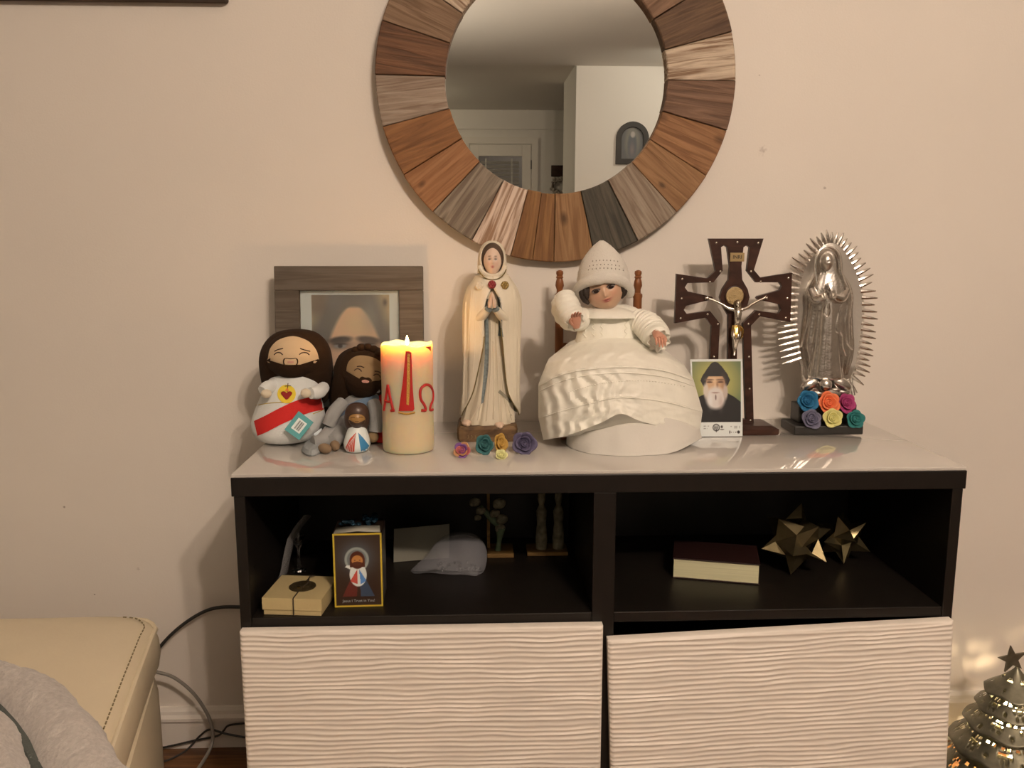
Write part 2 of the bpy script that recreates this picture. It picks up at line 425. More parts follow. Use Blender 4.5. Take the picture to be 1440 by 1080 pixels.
picture('print', ((ax+aw-.04, -5.545, az+.03), (ax-aw+.04, -5.545, az+.03), (ax-aw+.04, -5.545, az+.325), (ax+aw-.04, -5.545, az+.325)), 24, 40, arch_paint, MV('print_matte', .5), ap)
# picture hung high on the back wall at the left
p = at(318, 1, W-.02); fx, fz = p.x, p.z
hp = root('hung_picture', 'dark brown picture frame hung on the wall above the cream seat', 'picture', (fx-.45, W, fz))
fm = wood('brown_frame', (95, 68, 48), (70, 48, 33))
for a, b in (((fx-.9, fz), (fx, fz+.05)), ((fx-.9, fz+.55), (fx, fz+.6)), ((fx-.9, fz+.05), (fx-.85, fz+.55)), ((fx-.05, fz+.05), (fx, fz+.55))):
    mk('frame_rail', MB().box((a[0], W-.025, a[1]), (b[0], W, b[1]), .003), fm, hp, smooth=False)
mk('canvas', MB().box((fx-.85, W-.012, fz+.05), (fx-.05, W, fz+.55)), M('canvas', (170, 150, 130), var=.2, vscale=6), hp, smooth=False)

# ------------------------------------------------------------------ ceiling lamp (outside the frame)
LX, LY = .555, -2.10
lp = root('ceiling_lamp', 'two-bulb ceiling lamp out of view above the room', 'lamp', (LX, LY, 2.44))
brass = M('lamp_metal', (.4, .32, .2), raw=True, rough=.3, metal=1)
mk('canopy', MB().lathe([(.07, 2.44), (.065, 2.425), (.02, 2.41), (.012, 2.395)], n=24, mat=Matrix.Translation((LX, LY, 0))), brass, lp)
for i, (x, y, z) in enumerate(LAMP_POS):
    mk('arm', MB().tube([(LX, LY, 2.40), ((x+LX)/2, (y+LY)/2, 2.41), (x, y, 2.39)], .006, smooth=10), brass, lp)
    mk('socket', MB().lathe([(.016, 2.40), (.02, 2.38), (.016, 2.36)], n=16, mat=Matrix.Translation((x, y, 0))), brass, lp)
    mk('bulb', MB().ell((x, y, z), (.028, .028, .04), n=16, m=10), M('bulb_glow', (.9, .8, .6), raw=True, emit=LAMP_COL, est=30), lp)
    l = bpy.data.lights.new('bulb_light', 'POINT'); l.energy = LAMP_W; l.color = LAMP_COL; l.shadow_soft_size = .04
    lo = bpy.data.objects.new('bulb_light', l); COL.objects.link(lo); lo.parent = lp; lo.location = Vector((x, y, z-.085))-Vector((LX, LY, 2.44))
# added fill spot out of view, brightens the white wall that the mirror shows
kl = root('wall_fill_spot', 'small spotlight added out of view to brighten the white wall', 'lamp', (1.75, -4.5, 2.44))
mk('mount', MB().lathe([(.05, 2.44), (.05, 2.42)], n=20, mat=Matrix.Translation((1.75, -4.5, 0))), brass, kl)
mk('barrel', MB().tube([(1.75, -4.5, 2.42), (1.72, -4.56, 2.36)], .035, 16, cap=False), brass, kl)
l = bpy.data.lights.new('wall_fill_light', 'SPOT'); l.energy = WALL_FILL_W; l.color = (1, .90, .76); l.shadow_soft_size = .05; l.spot_size = math.radians(120); l.spot_blend = .6
lo = bpy.data.objects.new('wall_fill_light', l); COL.objects.link(lo); lo.parent = kl; lo.location = (-.04, -.08, -.10)
lo.rotation_euler = (Vector((.9, -5.55, 1.5))-Vector((1.71, -4.58, 2.34))).to_track_quat('-Z', 'Y').to_euler()
# added uplight shaped as a floor lamp, brightens the mirrored ceiling
tl = root('ceiling_fill_lamp', 'slim floor lamp added out of view to brighten the ceiling', 'lamp', (-.85, -3.5, 0))
mk('foot', MB().lathe([(.13, .0005), (.13, .015), (.02, .03)], n=24, mat=Matrix.Translation((-.85, -3.5, 0))), brass, tl)
mk('pole', MB().tube([(-.85, -3.5, .02), (-.85, -3.5, 1.40)], .012, 12), brass, tl)
mk('bowl', MB().lathe([(.02, 1.38), (.10, 1.42), (.15, 1.48), (.145, 1.48), (.095, 1.43), (.02, 1.40)], n=28, mat=Matrix.Translation((-.85, -3.5, 0))), brass, tl)
l = bpy.data.lights.new('ceiling_fill_light', 'SPOT'); l.energy = CEILING_FILL_W; l.color = (1, .84, .68); l.shadow_soft_size = .06; l.spot_size = math.radians(150); l.spot_blend = .5
lo = bpy.data.objects.new('ceiling_fill_light', l); COL.objects.link(lo); lo.parent = tl; lo.location = (0, 0, 1.50); lo.rotation_euler = (PI, 0, 0)
# hall lamp that glows on the far ceiling
hl = root('hall_lamp', 'round hall ceiling lamp out of view', 'lamp', (-1.6, -7.2, 2.425))
mk('base', MB().lathe([(.13, 2.425), (.13, 2.40)], n=24, mat=Matrix.Translation((-1.6, -7.2, 0))), brass, hl)
mk('globe', MB().lathe([(.12, 2.40), (.115, 2.36), (.07, 2.32), (.01, 2.31)], n=24, mat=Matrix.Translation((-1.6, -7.2, 0))), M('globe', (.9, .85, .75), raw=True, emit=(1, .8, .55), est=6), hl)
l = bpy.data.lights.new('hall_light', 'POINT'); l.energy = 26; l.color = (1, .84, .62); l.shadow_soft_size = .08
lo = bpy.data.objects.new('hall_light', l); COL.objects.link(lo); lo.location = (0, 0, -.2); lo.parent = hl

# ------------------------------------------------------------------ cabinet
blk = M('black_brown', (25, 17, 11), spec=.35, rough=.42, var=.15, vscale=30, bump=.05, bscale=150, stretch=(1, 1, 1))
cb = root('media_cabinet', 'black-brown media cabinet with open shelves and two rippled white doors', 'cabinet', (0, .2, 0))
def cp(n, lo, hi, bev=.0012, m=blk): return mk(n, MB().box(lo, hi, bev), m, cb, smooth=False)
CBK = .385
cp('top_panel', (-.601, -.002, .683), (.601, CBK, .714))
cp('side_panel', (-.598, 0, .02), (-.580, CBK, .683)); cp('side_panel', (.580, 0, .02), (.598, CBK, .683))
cp('divider', (-.0175, 0, .06), (.0195, CBK-.01, .683))
cp('shelf', (-.58, .002, SH-.018), (-.0175, CBK-.01, SH)); cp('shelf', (.0195, .002, SH-.018), (.58, CBK-.01, SH))
cp('bottom_panel', (-.58, 0, .042), (.58, CBK-.01, .06)); cp('back_panel', (-.58, CBK-.01, .06), (.58, CBK-.004, .683))
cp('plinth', (-.57, .03, .004), (.57, CBK-.03, .042))
for x in (-.568, .566):
    mk('peg_hole', MB().box((-.5802, .03, .55), (-.5795, .034, .554)), M('hole', (90, 80, 70)), cb, smooth=False)
ripple = M('rippled_white', (.82, .77, .70), raw=True, rough=.45, var=.02, vscale=8)
def door(x0, x1, zt, rot, yf, seed):
    wd = x1-x0; h = .40; nx, nz = 150, 330; mb = MB(); piv = Vector((x1, 0, zt)); Rz = Matrix.Rotation(rot, 3, 'Y')
    for k in range(nz+1):
        for i in range(nx+1):
            x = wd*i/nx; z = -h*k/nz
            wv = 1.5*noise.noise(Vector((x*7+seed, z*22, 3)))+.7*noise.noise(Vector((x*17+seed, z*50, 9)))
            a = noise.noise(Vector((x*10+seed, z*60, 5)))
            hgt = (.5+.5*math.sin(2*PI*z/.0088+2.2*wv))**1.6*(.75+.5*a)*.0021
            e = min(x, wd-x, -z, h+z)
            hgt = hgt*min(1, e/.003)-max(0, .0025-e)*.9
            mb.v.append(Vector((x0+x, yf-hgt, zt+z)))
    nn = nx+1
    mb.f = [(k*nn+i, k*nn+i+1, (k+1)*nn+i+1, (k+1)*nn+i) for k in range(nz) for i in range(nx)]
    b = [0, nx, nz*nn+nx, nz*nn]; 
    edge = [i for i in range(nn)]+[k*nn+nx for k in range(1, nz+1)]+[nz*nn+i for i in range(nx-1, -1, -1)]+[k*nn for k in range(nz-1, 0, -1)]
    o = len(mb.v); mb.v += [Vector((mb.v[i].x, yf+.017, mb.v[i].z)) for i in edge]; L = len(edge)
    mb.f += [(edge[j], edge[(j+1) % L], o+(j+1) % L, o+j) for j in range(L)]+[tuple(range(o, o+L))]
    if rot: mb.v = [piv+Rz @ (v-piv) for v in mb.v]
    return mk('door', mb, ripple, cb, auto=50)
door(-.595, -.001, .4605, 0, -.019, 0); door(.0065, .5905, .459, math.radians(-2.35), -.0195, 31)
gl = mk('glass_worktop', MB().box((-.600, -.001, .714), (.600, W-.002, T), .0012), M('milk_glass', (.60, .58, .545), raw=True, rough=.05, spec=.7, coat=.5))
tag(gl, 'glossy white glass top plate lying on the black-brown cabinet', 'glass top')

# ------------------------------------------------------------------ round mirror
MC = Vector((-.0506, W-.02, 1.3977)); MR, MRI = .349, .2135
mr = root('round_mirror', 'round wall mirror framed by reclaimed wood wedges of mixed browns', 'mirror', (MC.x, W, MC.z-MR))
def loc_m(v): return v
mk('backing', MB().rings([[Vector((MC.x+r*math.cos(2*PI*j/72), y, MC.z+r*math.sin(2*PI*j/72))) for j in range(72)] for r, y in ((MRI-.004, W-.009), (MR-.004, W-.009), (MR-.004, W-.001), (.05, W-.001))], cap=False), M('mirror_back', (60, 42, 30), rough=.7), mr, smooth=False)
mgl = M('mirror_glass', (.83, .84, .80), raw=True, rough=.0, metal=1)
mk('glass', MB().rings([[Vector((MC.x+r*math.cos(2*PI*j/96), y, MC.z+r*math.sin(2*PI*j/96))) for j in range(96)] for r, y in ((MRI+.006, W-.006), (MRI+.006, W-.011))]), mgl, mr, smooth=False)
PL = [(15, 'pale', (196, 158, 122), (122, 84, 56), 0), (0, 'brown', (124, 84, 58), (92, 60, 40), 0), (-15.5, 'knot', (150, 97, 58), (118, 72, 40), 1), (-31, 'tan', (152, 102, 62), (124, 80, 46), .5),
      (-46, 'grey', (150, 120, 92), (120, 90, 66), 0), (-61.6, 'charcoal', (86, 70, 52), (58, 48, 36), 0), (-76.8, 'knotty', (150, 102, 62), (120, 76, 42), 1), (-90.4, 'amber', (140, 90, 48), (110, 66, 34), 0), (-97.5, 'amber', (140, 90, 48), (110, 66, 34), 0),
      (-104.8, 'washed', (208, 168, 136), (140, 98, 68), 0), (-118.5, 'weathered', (142, 116, 90), (104, 80, 60), 0), (-134, 'orange', (156, 100, 60), (126, 76, 42), .6), (-148.8, 'rust', (142, 88, 48), (108, 64, 34), 0),
      (-165, 'ash', (158, 126, 98), (124, 92, 68), 0), (-181, 'dark', (116, 72, 44), (82, 50, 30), 0), (-197.3, 'umber', (136, 98, 68), (108, 74, 48), 0), (-213, 'pale', 0, 0, 0), (-228, 'rust', 0, 0, 0), (-243, 'grey', 0, 0, 0), (-258, 'knotty', 0, 0, 0),
      (-272, 'weathered', 0, 0, 0), (-286, 'amber', 0, 0, 0), (-300, 'umber', 0, 0, 0), (-314, 'walnut', (128, 88, 60), (98, 64, 42), 0), (-329, 'cocoa', (108, 74, 48), (78, 50, 32), 0), (-345, None, 0, 0, 0)]
rr = random.Random(3)
for i in range(len(PL)-1):
    a0, a1 = math.radians(PL[i][0]), math.radians(PL[i+1][0]); nm, c1, c2, kn = PL[i][1:5]
    con = .42 if nm in ('pale', 'washed', 'weathered') else .55
    m = MATS.get('plank_'+nm) or wood('plank_'+nm, c1, c2, rough=.65, sx=6, sy=95 if nm not in ('pale', 'washed') else 110, contrast=con, bump=1.0, knots=kn)
    am = (a0+a1)/2; g = .0012; th = rr.uniform(.017, .022); ri, ro = MRI+rr.uniform(-.001, .001), MR+rr.uniform(-.0006, .0006)
    # built along local x = radial, then turned into place
    def edge(r, da): return Vector((r*math.cos(da), 0, r*math.sin(da)))
    h = (a0-a1)/2; n = 6
    prof = [edge(ri, -h+2*h*k/n) for k in range(n+1)]+[edge(ro, h-2*h*k/n) for k in range(n+1)]
    c = sum(prof, Vector())/len(prof); s_ = [(p-c) for p in prof]
    sh = []
    for q in s_:
        L = q.length; sh.append(q*(1-g/L))
    mb = MB(); y0, y1 = -.009, -.009-th; b = .0015
    ins = [q*(1-.0022/q.length) for q in sh]
    mb.rings([[Vector((q.x, y0, q.z)) for q in sh], [Vector((q.x, y1+b, q.z)) for q in sh], [Vector((q.x, y1, q.z)) for q in ins]])
    ob = mk('plank', mb, m, None, smooth=False, org=(0, 0, 0))
    ob.parent = mr; ob.rotation_euler = (0, -am, 0)
    cc = Matrix.Rotation(-am, 3, 'Y') @ c
    ob.location = Vector((MC.x, W, MC.z))+cc-ORG[mr.name]
mr.rotation_euler = (math.radians(1.0), 0, 0); mr.location.y = W-.001

# ------------------------------------------------------------------ framed portrait
FB, FT = .318, .348                        # depth of the frame's foot and top
ft0, ft1 = at(387, 375, FT), at(595, 376, FT)
fw_, fh_ = ft1.x-ft0.x, (ft0.z-T-.0005)/math.cos(math.atan2(FT-FB, ft0.z-T))
fr = root('photo_frame', 'grey-brown wooden frame with a close-up print of a long-haired face', 'photo frame', ((ft0.x+ft1.x)/2, FB, T))
lean = math.atan2(FT-FB, ft0.z-T)
FM = Matrix.Translation((ft0.x, FB, T+.001)) @ Matrix.Rotation(-lean, 4, 'X')
fmat = wood('frame_wood', (98, 78, 60), (80, 62, 46), rough=.6, sx=6, sy=90, bump=.15)
RW = .047
def fbox(n, x0, z0, x1, z1, y0, y1, m, bev=.0015, par=None): return mk(n, MB().box((x0, y0, z0), (x1, y1, z1), bev, FM), m, par or fr, smooth=False)
fbox('frame_rail', 0, fh_-RW, fw_, fh_, -.012, .006, fmat); fbox('frame_rail', 0, 0, fw_, RW, -.012, .006, fmat)
fbox('frame_stile', 0, RW, RW, fh_-RW, -.012, .006, fmat); fbox('frame_stile', fw_-RW, RW, fw_, fh_-RW, -.012, .006, fmat)
fbox('backing', .004, .004, fw_-.004, fh_-.004, .006, .009, M('frame_back', (60, 50, 40), rough=.8), .0005)
mk('easel_leg', MB().box((fw_/2-.025, .009, .01), (fw_/2+.025, .012, .24), 0, FM @ Matrix.Translation((0, 0, 0))), MATS['frame_back'], fr, smooth=False)
def por(u, v):
    # white paper with the portrait print on it; v=1 is the top
    c = np.zeros(u.shape+(3,))+np.array((214, 200, 182.))
    x = (u-.115)/.785; y = (v-.30)/.665           # print area
    inp = ((x > 0) & (x < 1) & (y > 0) & (y < 1)).astype(float)
    p = np.zeros(u.shape+(3,))+np.array((122, 108, 93.))
    p = mixc(p, np.clip((np.abs(x-.5)-.36-.22*(1-y)+.1*y)*6, 0, 1)*np.clip((y-.45)*4, 0, 1), (186, 156, 118))
    p = mixc(p, eM(x, y, .04, .95, .16, .22, .8)*.8, (120, 98, 80))
    p = mixc(p, np.clip((.34*np.sqrt(np.clip((.86-y)/.5, 0, 1.2))-np.abs(x-.54))/.05+.5, 0, 1)*np.clip((.86-y)*25, 0, 1), (222, 172, 130))     # face
    p = mixc(p, gM(x, y, .56, .62, .17, .16)*.7, (214, 178, 130))                             # forehead light
    p = mixc(p, gM(x, y, .76, .74, .12, .25)*.5, (150, 140, 126)); p = mixc(p, gM(x, y, .3, .9, .10, .1)*.25, (140, 128, 118))
    for ex in (.355, .72):
        p = mixc(p, eM(x, y, ex, .415, .15, .045, .6, .12 if ex < .5 else -.12), (92, 78, 66))   # brow
        p = mixc(p, gM(x, y, ex, .355, .15, .065)*.95, (112, 92, 78))
        p = mixc(p, eM(x, y, ex, .335, .08, .028, .5), (150, 136, 122)); p = mixc(p, eM(x, y, ex, .337, .03, .026, .4), (84, 72, 62))
        p = mixc(p, eM(x, y, ex, .362, .09, .010, .7), (84, 70, 60))
    p = mixc(p, gM(x, y, .48, .24, .05, .12)*.4, (140, 104, 82)); p = mixc(p, gM(x, y, .56, .22, .04, .14)*.5, (222, 184, 150))
    p = mixc(p, gM(x, y, .52, .16, .09, .03)*.8, (120, 80, 64)); p = mixc(p, gM(x, y, .52, .07, .11, .028)*.9, (140, 80, 70))
    p = mixc(p, eM(x, y, .52, .02, .28, .08, .6)*.8, (60, 46, 38))
    p = mixc(p, gM(x, y, .94, .9, .03, .05)*.8, (90, 80, 72))
    return mixc(c, inp, (0, 0, 0))+p*inp[..., None]
q = [FM @ Vector(v) for v in ((RW, .0005, RW), (fw_-RW, .0005, RW), (fw_-RW, .0005, fh_-RW), (RW, .0005, fh_-RW))]
picture('print', q, 130, 150, por, MV('print_paper', .55), fr)
gm = M('clear_glass', (1, 1, 1), raw=True, rough=.03, trans=1.0); gm.node_tree.nodes['Principled BSDF'].inputs['IOR'].default_value = 1.15
fbox('glass', RW, RW, fw_-RW, fh_-RW, -.003, -.002, gm, 0)

# ------------------------------------------------------------------ fabric and skin tints
plushw = M('plush_white', (222, 198, 172), rough=.95, bump=.5, bscale=900, sheen=.4, var=.03, vscale=60)
hairb = M('plush_brown', (50, 29, 14), rough=.95, bump=.6, bscale=700, spec=.12, sheen=.02, var=.08, vscale=80)
skinl = M('plush_skin', (206, 158, 110), rough=.9, bump=.3, bscale=900)
thread = M('brown_thread', (62, 36, 22), rough=.8)
red = M('plush_red', (198, 34, 26), rough=.9, bump=.3, bscale=900)
lipm = M('lip_pink', (196, 128, 100), rough=.8)
gold = M('gold_thread', (196, 150, 60), rough=.5)
# --- large plush doll
Y1 = .235
pd = root('plush_doll', 'plump bearded plush doll in white robe with red sash and heart emblem', 'plush toy', (at(408, 630, Y1).x, Y1, T))
body = vloft(Y1, [(404, 633, 22, .030), (404, 628, 38, .050), (405, 612, 49, .062), (406, 592, 51.5, .064), (408, 570, 46, .058), (410, 552, 40, .050), (412, 536, 36, .044), (413, 522, 28, .034)], n=40, m=26, fold=lambda th, t: .012*math.sin(5*th+9*t))
zm = min(v.z for v in body.v); body.v = [Vector((v.x, v.y, T+.0006+(v.z-zm)*1.0)) if v.z-zm < .0 else Vector((v.x, v.y, v.z+(T+.0006-zm)*max(0, 1-(v.z-zm)/.06))) for v in body.v]
mk('body', body, plushw, pd)
hair = vloft(Y1, [(416, 463, 8, .010, .004), (416, 466, 24, .026, .004), (416, 474, 37, .040, .004), (416, 488, 47, .050, .004), (416, 505, 51, .052, .006), (417, 522, 51, .048, .012), (418, 540, 49, .036, .022), (420, 556, 45, .026, .03), (424, 566, 34, .016, .034)], n=40, m=26)
mk('hair', hair, hairb, pd)
head = MB().ell(at(412, 500, Y1-.014), (.0485, .050, .043), n=40, m=28); hs = Surf(head, hair)
mk('head', head, hairb, pd)
fp = patch([(377, 503), (380, 490), (390, 479), (405, 473.5), (418, 473.5), (434, 480), (444, 491), (448, 503), (446, 510), (412, 513), (378, 510)], hs, .0012, n=48)
mk('face', fp, skinl, pd)
bp_ = patch([(376, 506), (388, 511), (400, 513.5), (410, 514), (420, 513.5), (434, 511), (448.5, 505), (447, 516), (438, 523), (425, 527), (410, 529), (394, 526), (381, 521), (376, 514)], Surf(head, hair, body), .0022, n=48)
mk('beard', bp_, hairb, pd)
fs = Surf(fp, head, bp_)
mo = patch([(399, 506), (402, 504.5), (409, 505), (416, 504.5), (418.5, 506), (418.5, 511), (416, 513), (403, 513), (399, 511)], fs, .0020); mk('mouth_area', mo, skinl, pd)
mk('moustache', stroke([(400.5, 513), (399, 510.5), (399, 506.5), (401.5, 504.3), (409, 504.8), (416, 504.3), (418.3, 506.5), (418.3, 510.5), (416.8, 513)], Surf(mo, fp, bp_), .0012, n=30), hairb, pd)
mk('mouth', patch([(404, 508.5), (409, 507.8), (413.5, 508.5), (412, 510.5), (405.5, 510.5)], Surf(mo), .0007), lipm, pd)
for s_ in ([(385.5, 499), (389, 496), (394, 496), (397.5, 499)], [(421, 498.5), (425, 496), (431, 496), (435, 499)]): mk('eye', stroke(s_, fs, .0010), thread, pd)
for s_ in ([(386, 494), (391, 491.5), (398, 490)], [(422, 490), (428, 492), (436, 494)]): mk('eyebrow', stroke(s_, fs, .0010), thread, pd)
bs = Surf(body)
sash = ribbon([(357, 592), (372, 585), (395, 573), (418, 563), (440, 558), (456, 556)], [(362, 613), (376, 607), (395, 597), (420, 586), (440, 579), (457, 576)], bs, 50, 8, .0018); mk('sash', sash, red, pd)
mk('sash_trim', stroke([(360, 570), (378, 567), (396, 566), (410, 567)], bs, .0007, Y=Y1), gold, pd)
mk('hem_trim', stroke([(440, 582), (448, 579), (455, 576)], bs, .0007, Y=Y1), gold, pd)
em = patch([(403+13*math.cos(a), 554+13*math.sin(a)) for a in np.linspace(0, 2*PI, 12, endpoint=False)], bs, .0016); mk('emblem_disc', em, M('emblem_yellow', (226, 176, 44), rough=.8), pd)
es = Surf(em)
mk('emblem_heart', patch([(403, 562), (397.5, 557), (395, 553), (397, 550.5), (400.5, 550.5), (403, 552.5), (405.5, 550.5), (409, 550.5), (411, 553), (408.5, 557)], es, .0009), M('heart_red', (140, 24, 18), rough=.8), pd)
mk('emblem_cross', stroke([(404, 551), (404.5, 545), (405, 539)], Surf(em, body), .0007).add(*(lambda b: (b.v, b.f))(stroke([(400.5, 543), (405, 542.7), (409, 542.5)], Surf(em, body), .0007))), thread, pd)
mk('emblem_flame', patch([(401, 550), (402, 547), (404, 545.5), (406, 548), (406, 550)], es, .001, n=20, rings=3), M('flame_orange', (226, 120, 40)), pd)
def limb(pts, r, Y): return MB().tube([at(x, y, Y+d) for x, y, d in pts], r, 14, smooth=14)
def capend(mb, p, r): return mb.ell(p, r, n=14, m=8)
a_ = limb([(386, 541, -.03), (376, 545, -.045), (369, 550, -.055)], [.011, .012, .010], Y1); mk('sleeve', a_, plushw, pd)
mk('hand', MB().ell(at(374.5, 553.5, Y1-.060), (.0095, .008, .008), n=16, m=10), M('plush_hand', (214, 178, 138), rough=.9), pd)
a_ = limb([(455, 545, -.02), (448, 551, -.05), (437, 553, -.064)], [.011, .0125, .0105], Y1); mk('sleeve', a_, plushw, pd)
mk('hand', MB().ell(at(430, 553, Y1-.066), (.0095, .008, .0085), n=16, m=10), MATS['plush_hand'], pd)
def flat_tag(name, pts, Y, tilt, mat, par, th=.0008):
    """thin card: px outline at depth Y, leaning by tilt (m of depth per px up)"""
    cy = sum(p[1] for p in pts)/len(pts)
    A = [at(x, y, Y+(cy-y)*tilt) for x, y in pts]
    return MB().rings([[p+Vector((0, -th/2, 0)) for p in A], [p+Vector((0, th/2, 0)) for p in A]])
TG = [(400, 604), (420, 578), (441, 594), (421, 619)]
tg = mk('hang_tag', flat_tag('t', TG, .161, .0004, None, None), M('teal_card', (86, 140, 124), rough=.5), pd, smooth=False)
def inset(k, off=0.0): c = np.mean(TG, axis=0); return [tuple(c+(np.array(p)-c)*k) for p in TG]
def tagp(k, d):
    cy = sum(p[1] for p in TG)/4; return [at(x, y, .161-d+(cy-y)*.0004) for x, y in inset(k)]
def bar_paint(u, v):
    c = np.zeros(u.shape+(3,))+np.array((222, 206, 188.)); rb = np.random.RandomState(4)
    inb = (u > .14) & (u < .86) & (v > .2) & (v < .8)
    bars = (rb.rand(64)[(v*40).astype(int) % 64] > .45)
    return mixc(c, (inb & bars).astype(float), (54, 46, 40))
picture('barcode_label', tagp(.56, .0009), 20, 40, bar_paint, MV('print_matte', .5), tg)
mk('care_label', flat_tag('t', [(441, 610), (452, 602), (459, 620), (447, 625)], .185, .0005, None, None), M('label_white', (214, 196, 176), rough=.8, bump=.3, bscale=300), pd, smooth=False)

# --- second plush doll, slumped behind
Y2 = .245
p2 = root('plush_doll', 'slumped bearded plush doll in grey robe with pale blue sash', 'plush toy', (at(500, 630, Y2).x, Y2-.01, T))
grey = M('robe_grey', (152, 134, 116), rough=.95, bump=.4, bscale=700, var=.06, vscale=40, sheen=.1)
skd = M('plush_tan', (146, 106, 66), rough=.9, bump=.3, bscale=900)
b2 = vloft(Y2, [(500, 640, 30, .030, -.02), (500, 630, 40, .045, -.015), (502, 610, 38, .045, -.005), (505, 585, 33, .04), (508, 562, 27, .034), (510, 545, 20, .028)], n=36, m=20, fold=lambda th, t: .03*math.sin(7*th+5*t))
zm = min(v.z for v in b2.v); b2.v = [Vector((v.x, v.y, v.z+(T+.0006-zm)*max(0, 1-(v.z-zm)/.06))) for v in b2.v]
mk('robe', b2, grey, p2)
h2 = vloft(Y2, [(514, 487, 6, .01), (513, 490, 22, .026), (511, 498, 33, .04), (509, 512, 38, .044), (508, 530, 40, .045, .004), (503, 550, 39, .04, .012), (498, 568, 34, .03, .02), (490, 585, 26, .02, .026), (484, 596, 14, .012, .03)], n=40, m=24, fold=lambda th, t: .02*math.sin(11*th+6*t))
mk('hair', h2, hairb, p2)
# curls on the crown
for (x, y, r) in ((500, 492, .008), (508, 488.5, .009), (517, 488, .0085), (525, 491, .009), (532, 497, .009), (492, 498, .008)):
    mk('curl', MB().ell(at(x, y, Y2-.022), (r, r, r*.8), n=12, m=8), hairb, p2)
hd2 = MB().ell(at(512, 530, Y2-.012), (.037, .047, .040), rot=Matrix.Rotation(math.radians(14), 3, 'Y'), n=36, m=24); mk('head', hd2, hairb, p2)
s2 = Surf(hd2, h2)
fc2 = patch([(487, 522), (490, 509), (500, 501), (513, 500), (528, 504), (538, 512), (544, 524), (545, 536), (538, 541), (520, 538), (500, 532), (489, 528)], s2, .0012); mk('face', fc2, skd, p2)
be2 = patch([(482, 519), (489, 526), (500, 533), (512, 537), (526, 540), (540, 540), (546, 534), (546, 544), (537, 550), (520, 549), (503, 545), (490, 538), (483, 529)], Surf(hd2, h2, b2), .0022); mk('beard', be2, hairb, p2)
f2 = Surf(fc2, hd2, be2)
mo2 = patch([(505, 533), (509, 529.5), (514, 531), (519, 531), (523, 535), (520, 540), (513, 541), (506, 538)], f2, .0012); mk('moustache', mo2, hairb, p2)
mk('mouth', patch([(509, 535), (514, 534), (519, 536), (517, 538.5), (510, 538)], Surf(mo2), .0009, n=24), lipm, p2)
for s_ in ([(498, 521), (502, 518.5), (506, 519.5), (508.5, 522.5)], [(525, 528), (529, 526), (533, 527.5), (535, 531)]): mk('eye', stroke(s_, f2, .0010), thread, p2)
for s_ in ([(502, 515.5), (507, 515), (512, 517)], [(527, 522), (532, 522.5), (536, 525)]): mk('eyebrow', stroke(s_, f2, .0010), thread, p2)
sash2 = ribbon([(470, 581), (482, 573), (500, 564), (520, 557), (533, 555)], [(471, 590), (484, 583), (500, 575), (518, 569), (533, 566)], Surf(b2), 40, 6, .003, Y=Y2-.03); mk('sash', sash2, M('pale_blue', (106, 112, 116), rough=.9, bump=.3, bscale=700), p2)
mk('sleeve', limb([(482, 566, -.035), (470, 580, -.055), (462, 598, -.06)], [.012, .013, .012], Y2), grey, p2)
mk('sleeve', limb([(525, 566, -.03), (530, 585, -.05), (528, 607, -.055)], [.012, .0135, .012], Y2), grey, p2)
mk('hand', MB().ell(at(525, 614, Y2-.057), (.010, .009, .011), n=14, m=8), skd, p2)
mk('collar', stroke([(490, 546), (505, 551), (520, 553), (532, 550)], Surf(b2, be2), .0035, Y=Y2-.04), grey, p2)
for (pts) in ([(478, 608, -.05), (470, 622, -.075), (466, 630, -.085)], [(468, 606, -.05), (452, 624, -.08), (440, 631, -.09)]):
    lg = MB().tube([max_z for max_z in [Vector((p.x, p.y, max(p.z, T+.014))) for p in [at(x, y, Y2+d) for x, y, d in pts]]], [.016, .014, .012], 14, smooth=12); mk('robe_leg', lg, grey, p2)
for (x, y, d, ang) in ((471, 631, -.094, .3), (457, 637, -.115, .9)):
    c = at(x, y, Y2+d); c.z = max(c.z, T+.0095); mk('foot', MB().ell(c, (.009, .015, .009), rot=Matrix.Rotation(ang, 3, 'Z'), n=16, m=10), M('plush_foot', (134, 98, 66), rough=.9), p2)
hemc = [atz(x, y, T+.003) for x, y in ((425, 634), (438, 640), (456, 632), (470, 620), (452, 617), (432, 624))]
mk('robe_hem', MB().rings([[Vector((*((p-sum(hemc, Vector())/6)*k+sum(hemc, Vector())/6).xy, T+z)) for p in [Vector(q) for q in crv(hemc, 30, True)]] for k, z in ((1, .0008), (1.03, .004), (.9, .010), (.4, .013))]), M('robe_blue', (150, 136, 120), rough=.95, bump=.5, bscale=300), p2)
cape = MB().tube([at(534, 556, Y2-.0), at(538, 580, Y2-.015), at(537, 604, Y2-.03), at(533, 622, Y2-.04)], [.008, .014, .016, .010], 12, smooth=14, flat=.6); mk('cape', cape, red, p2)

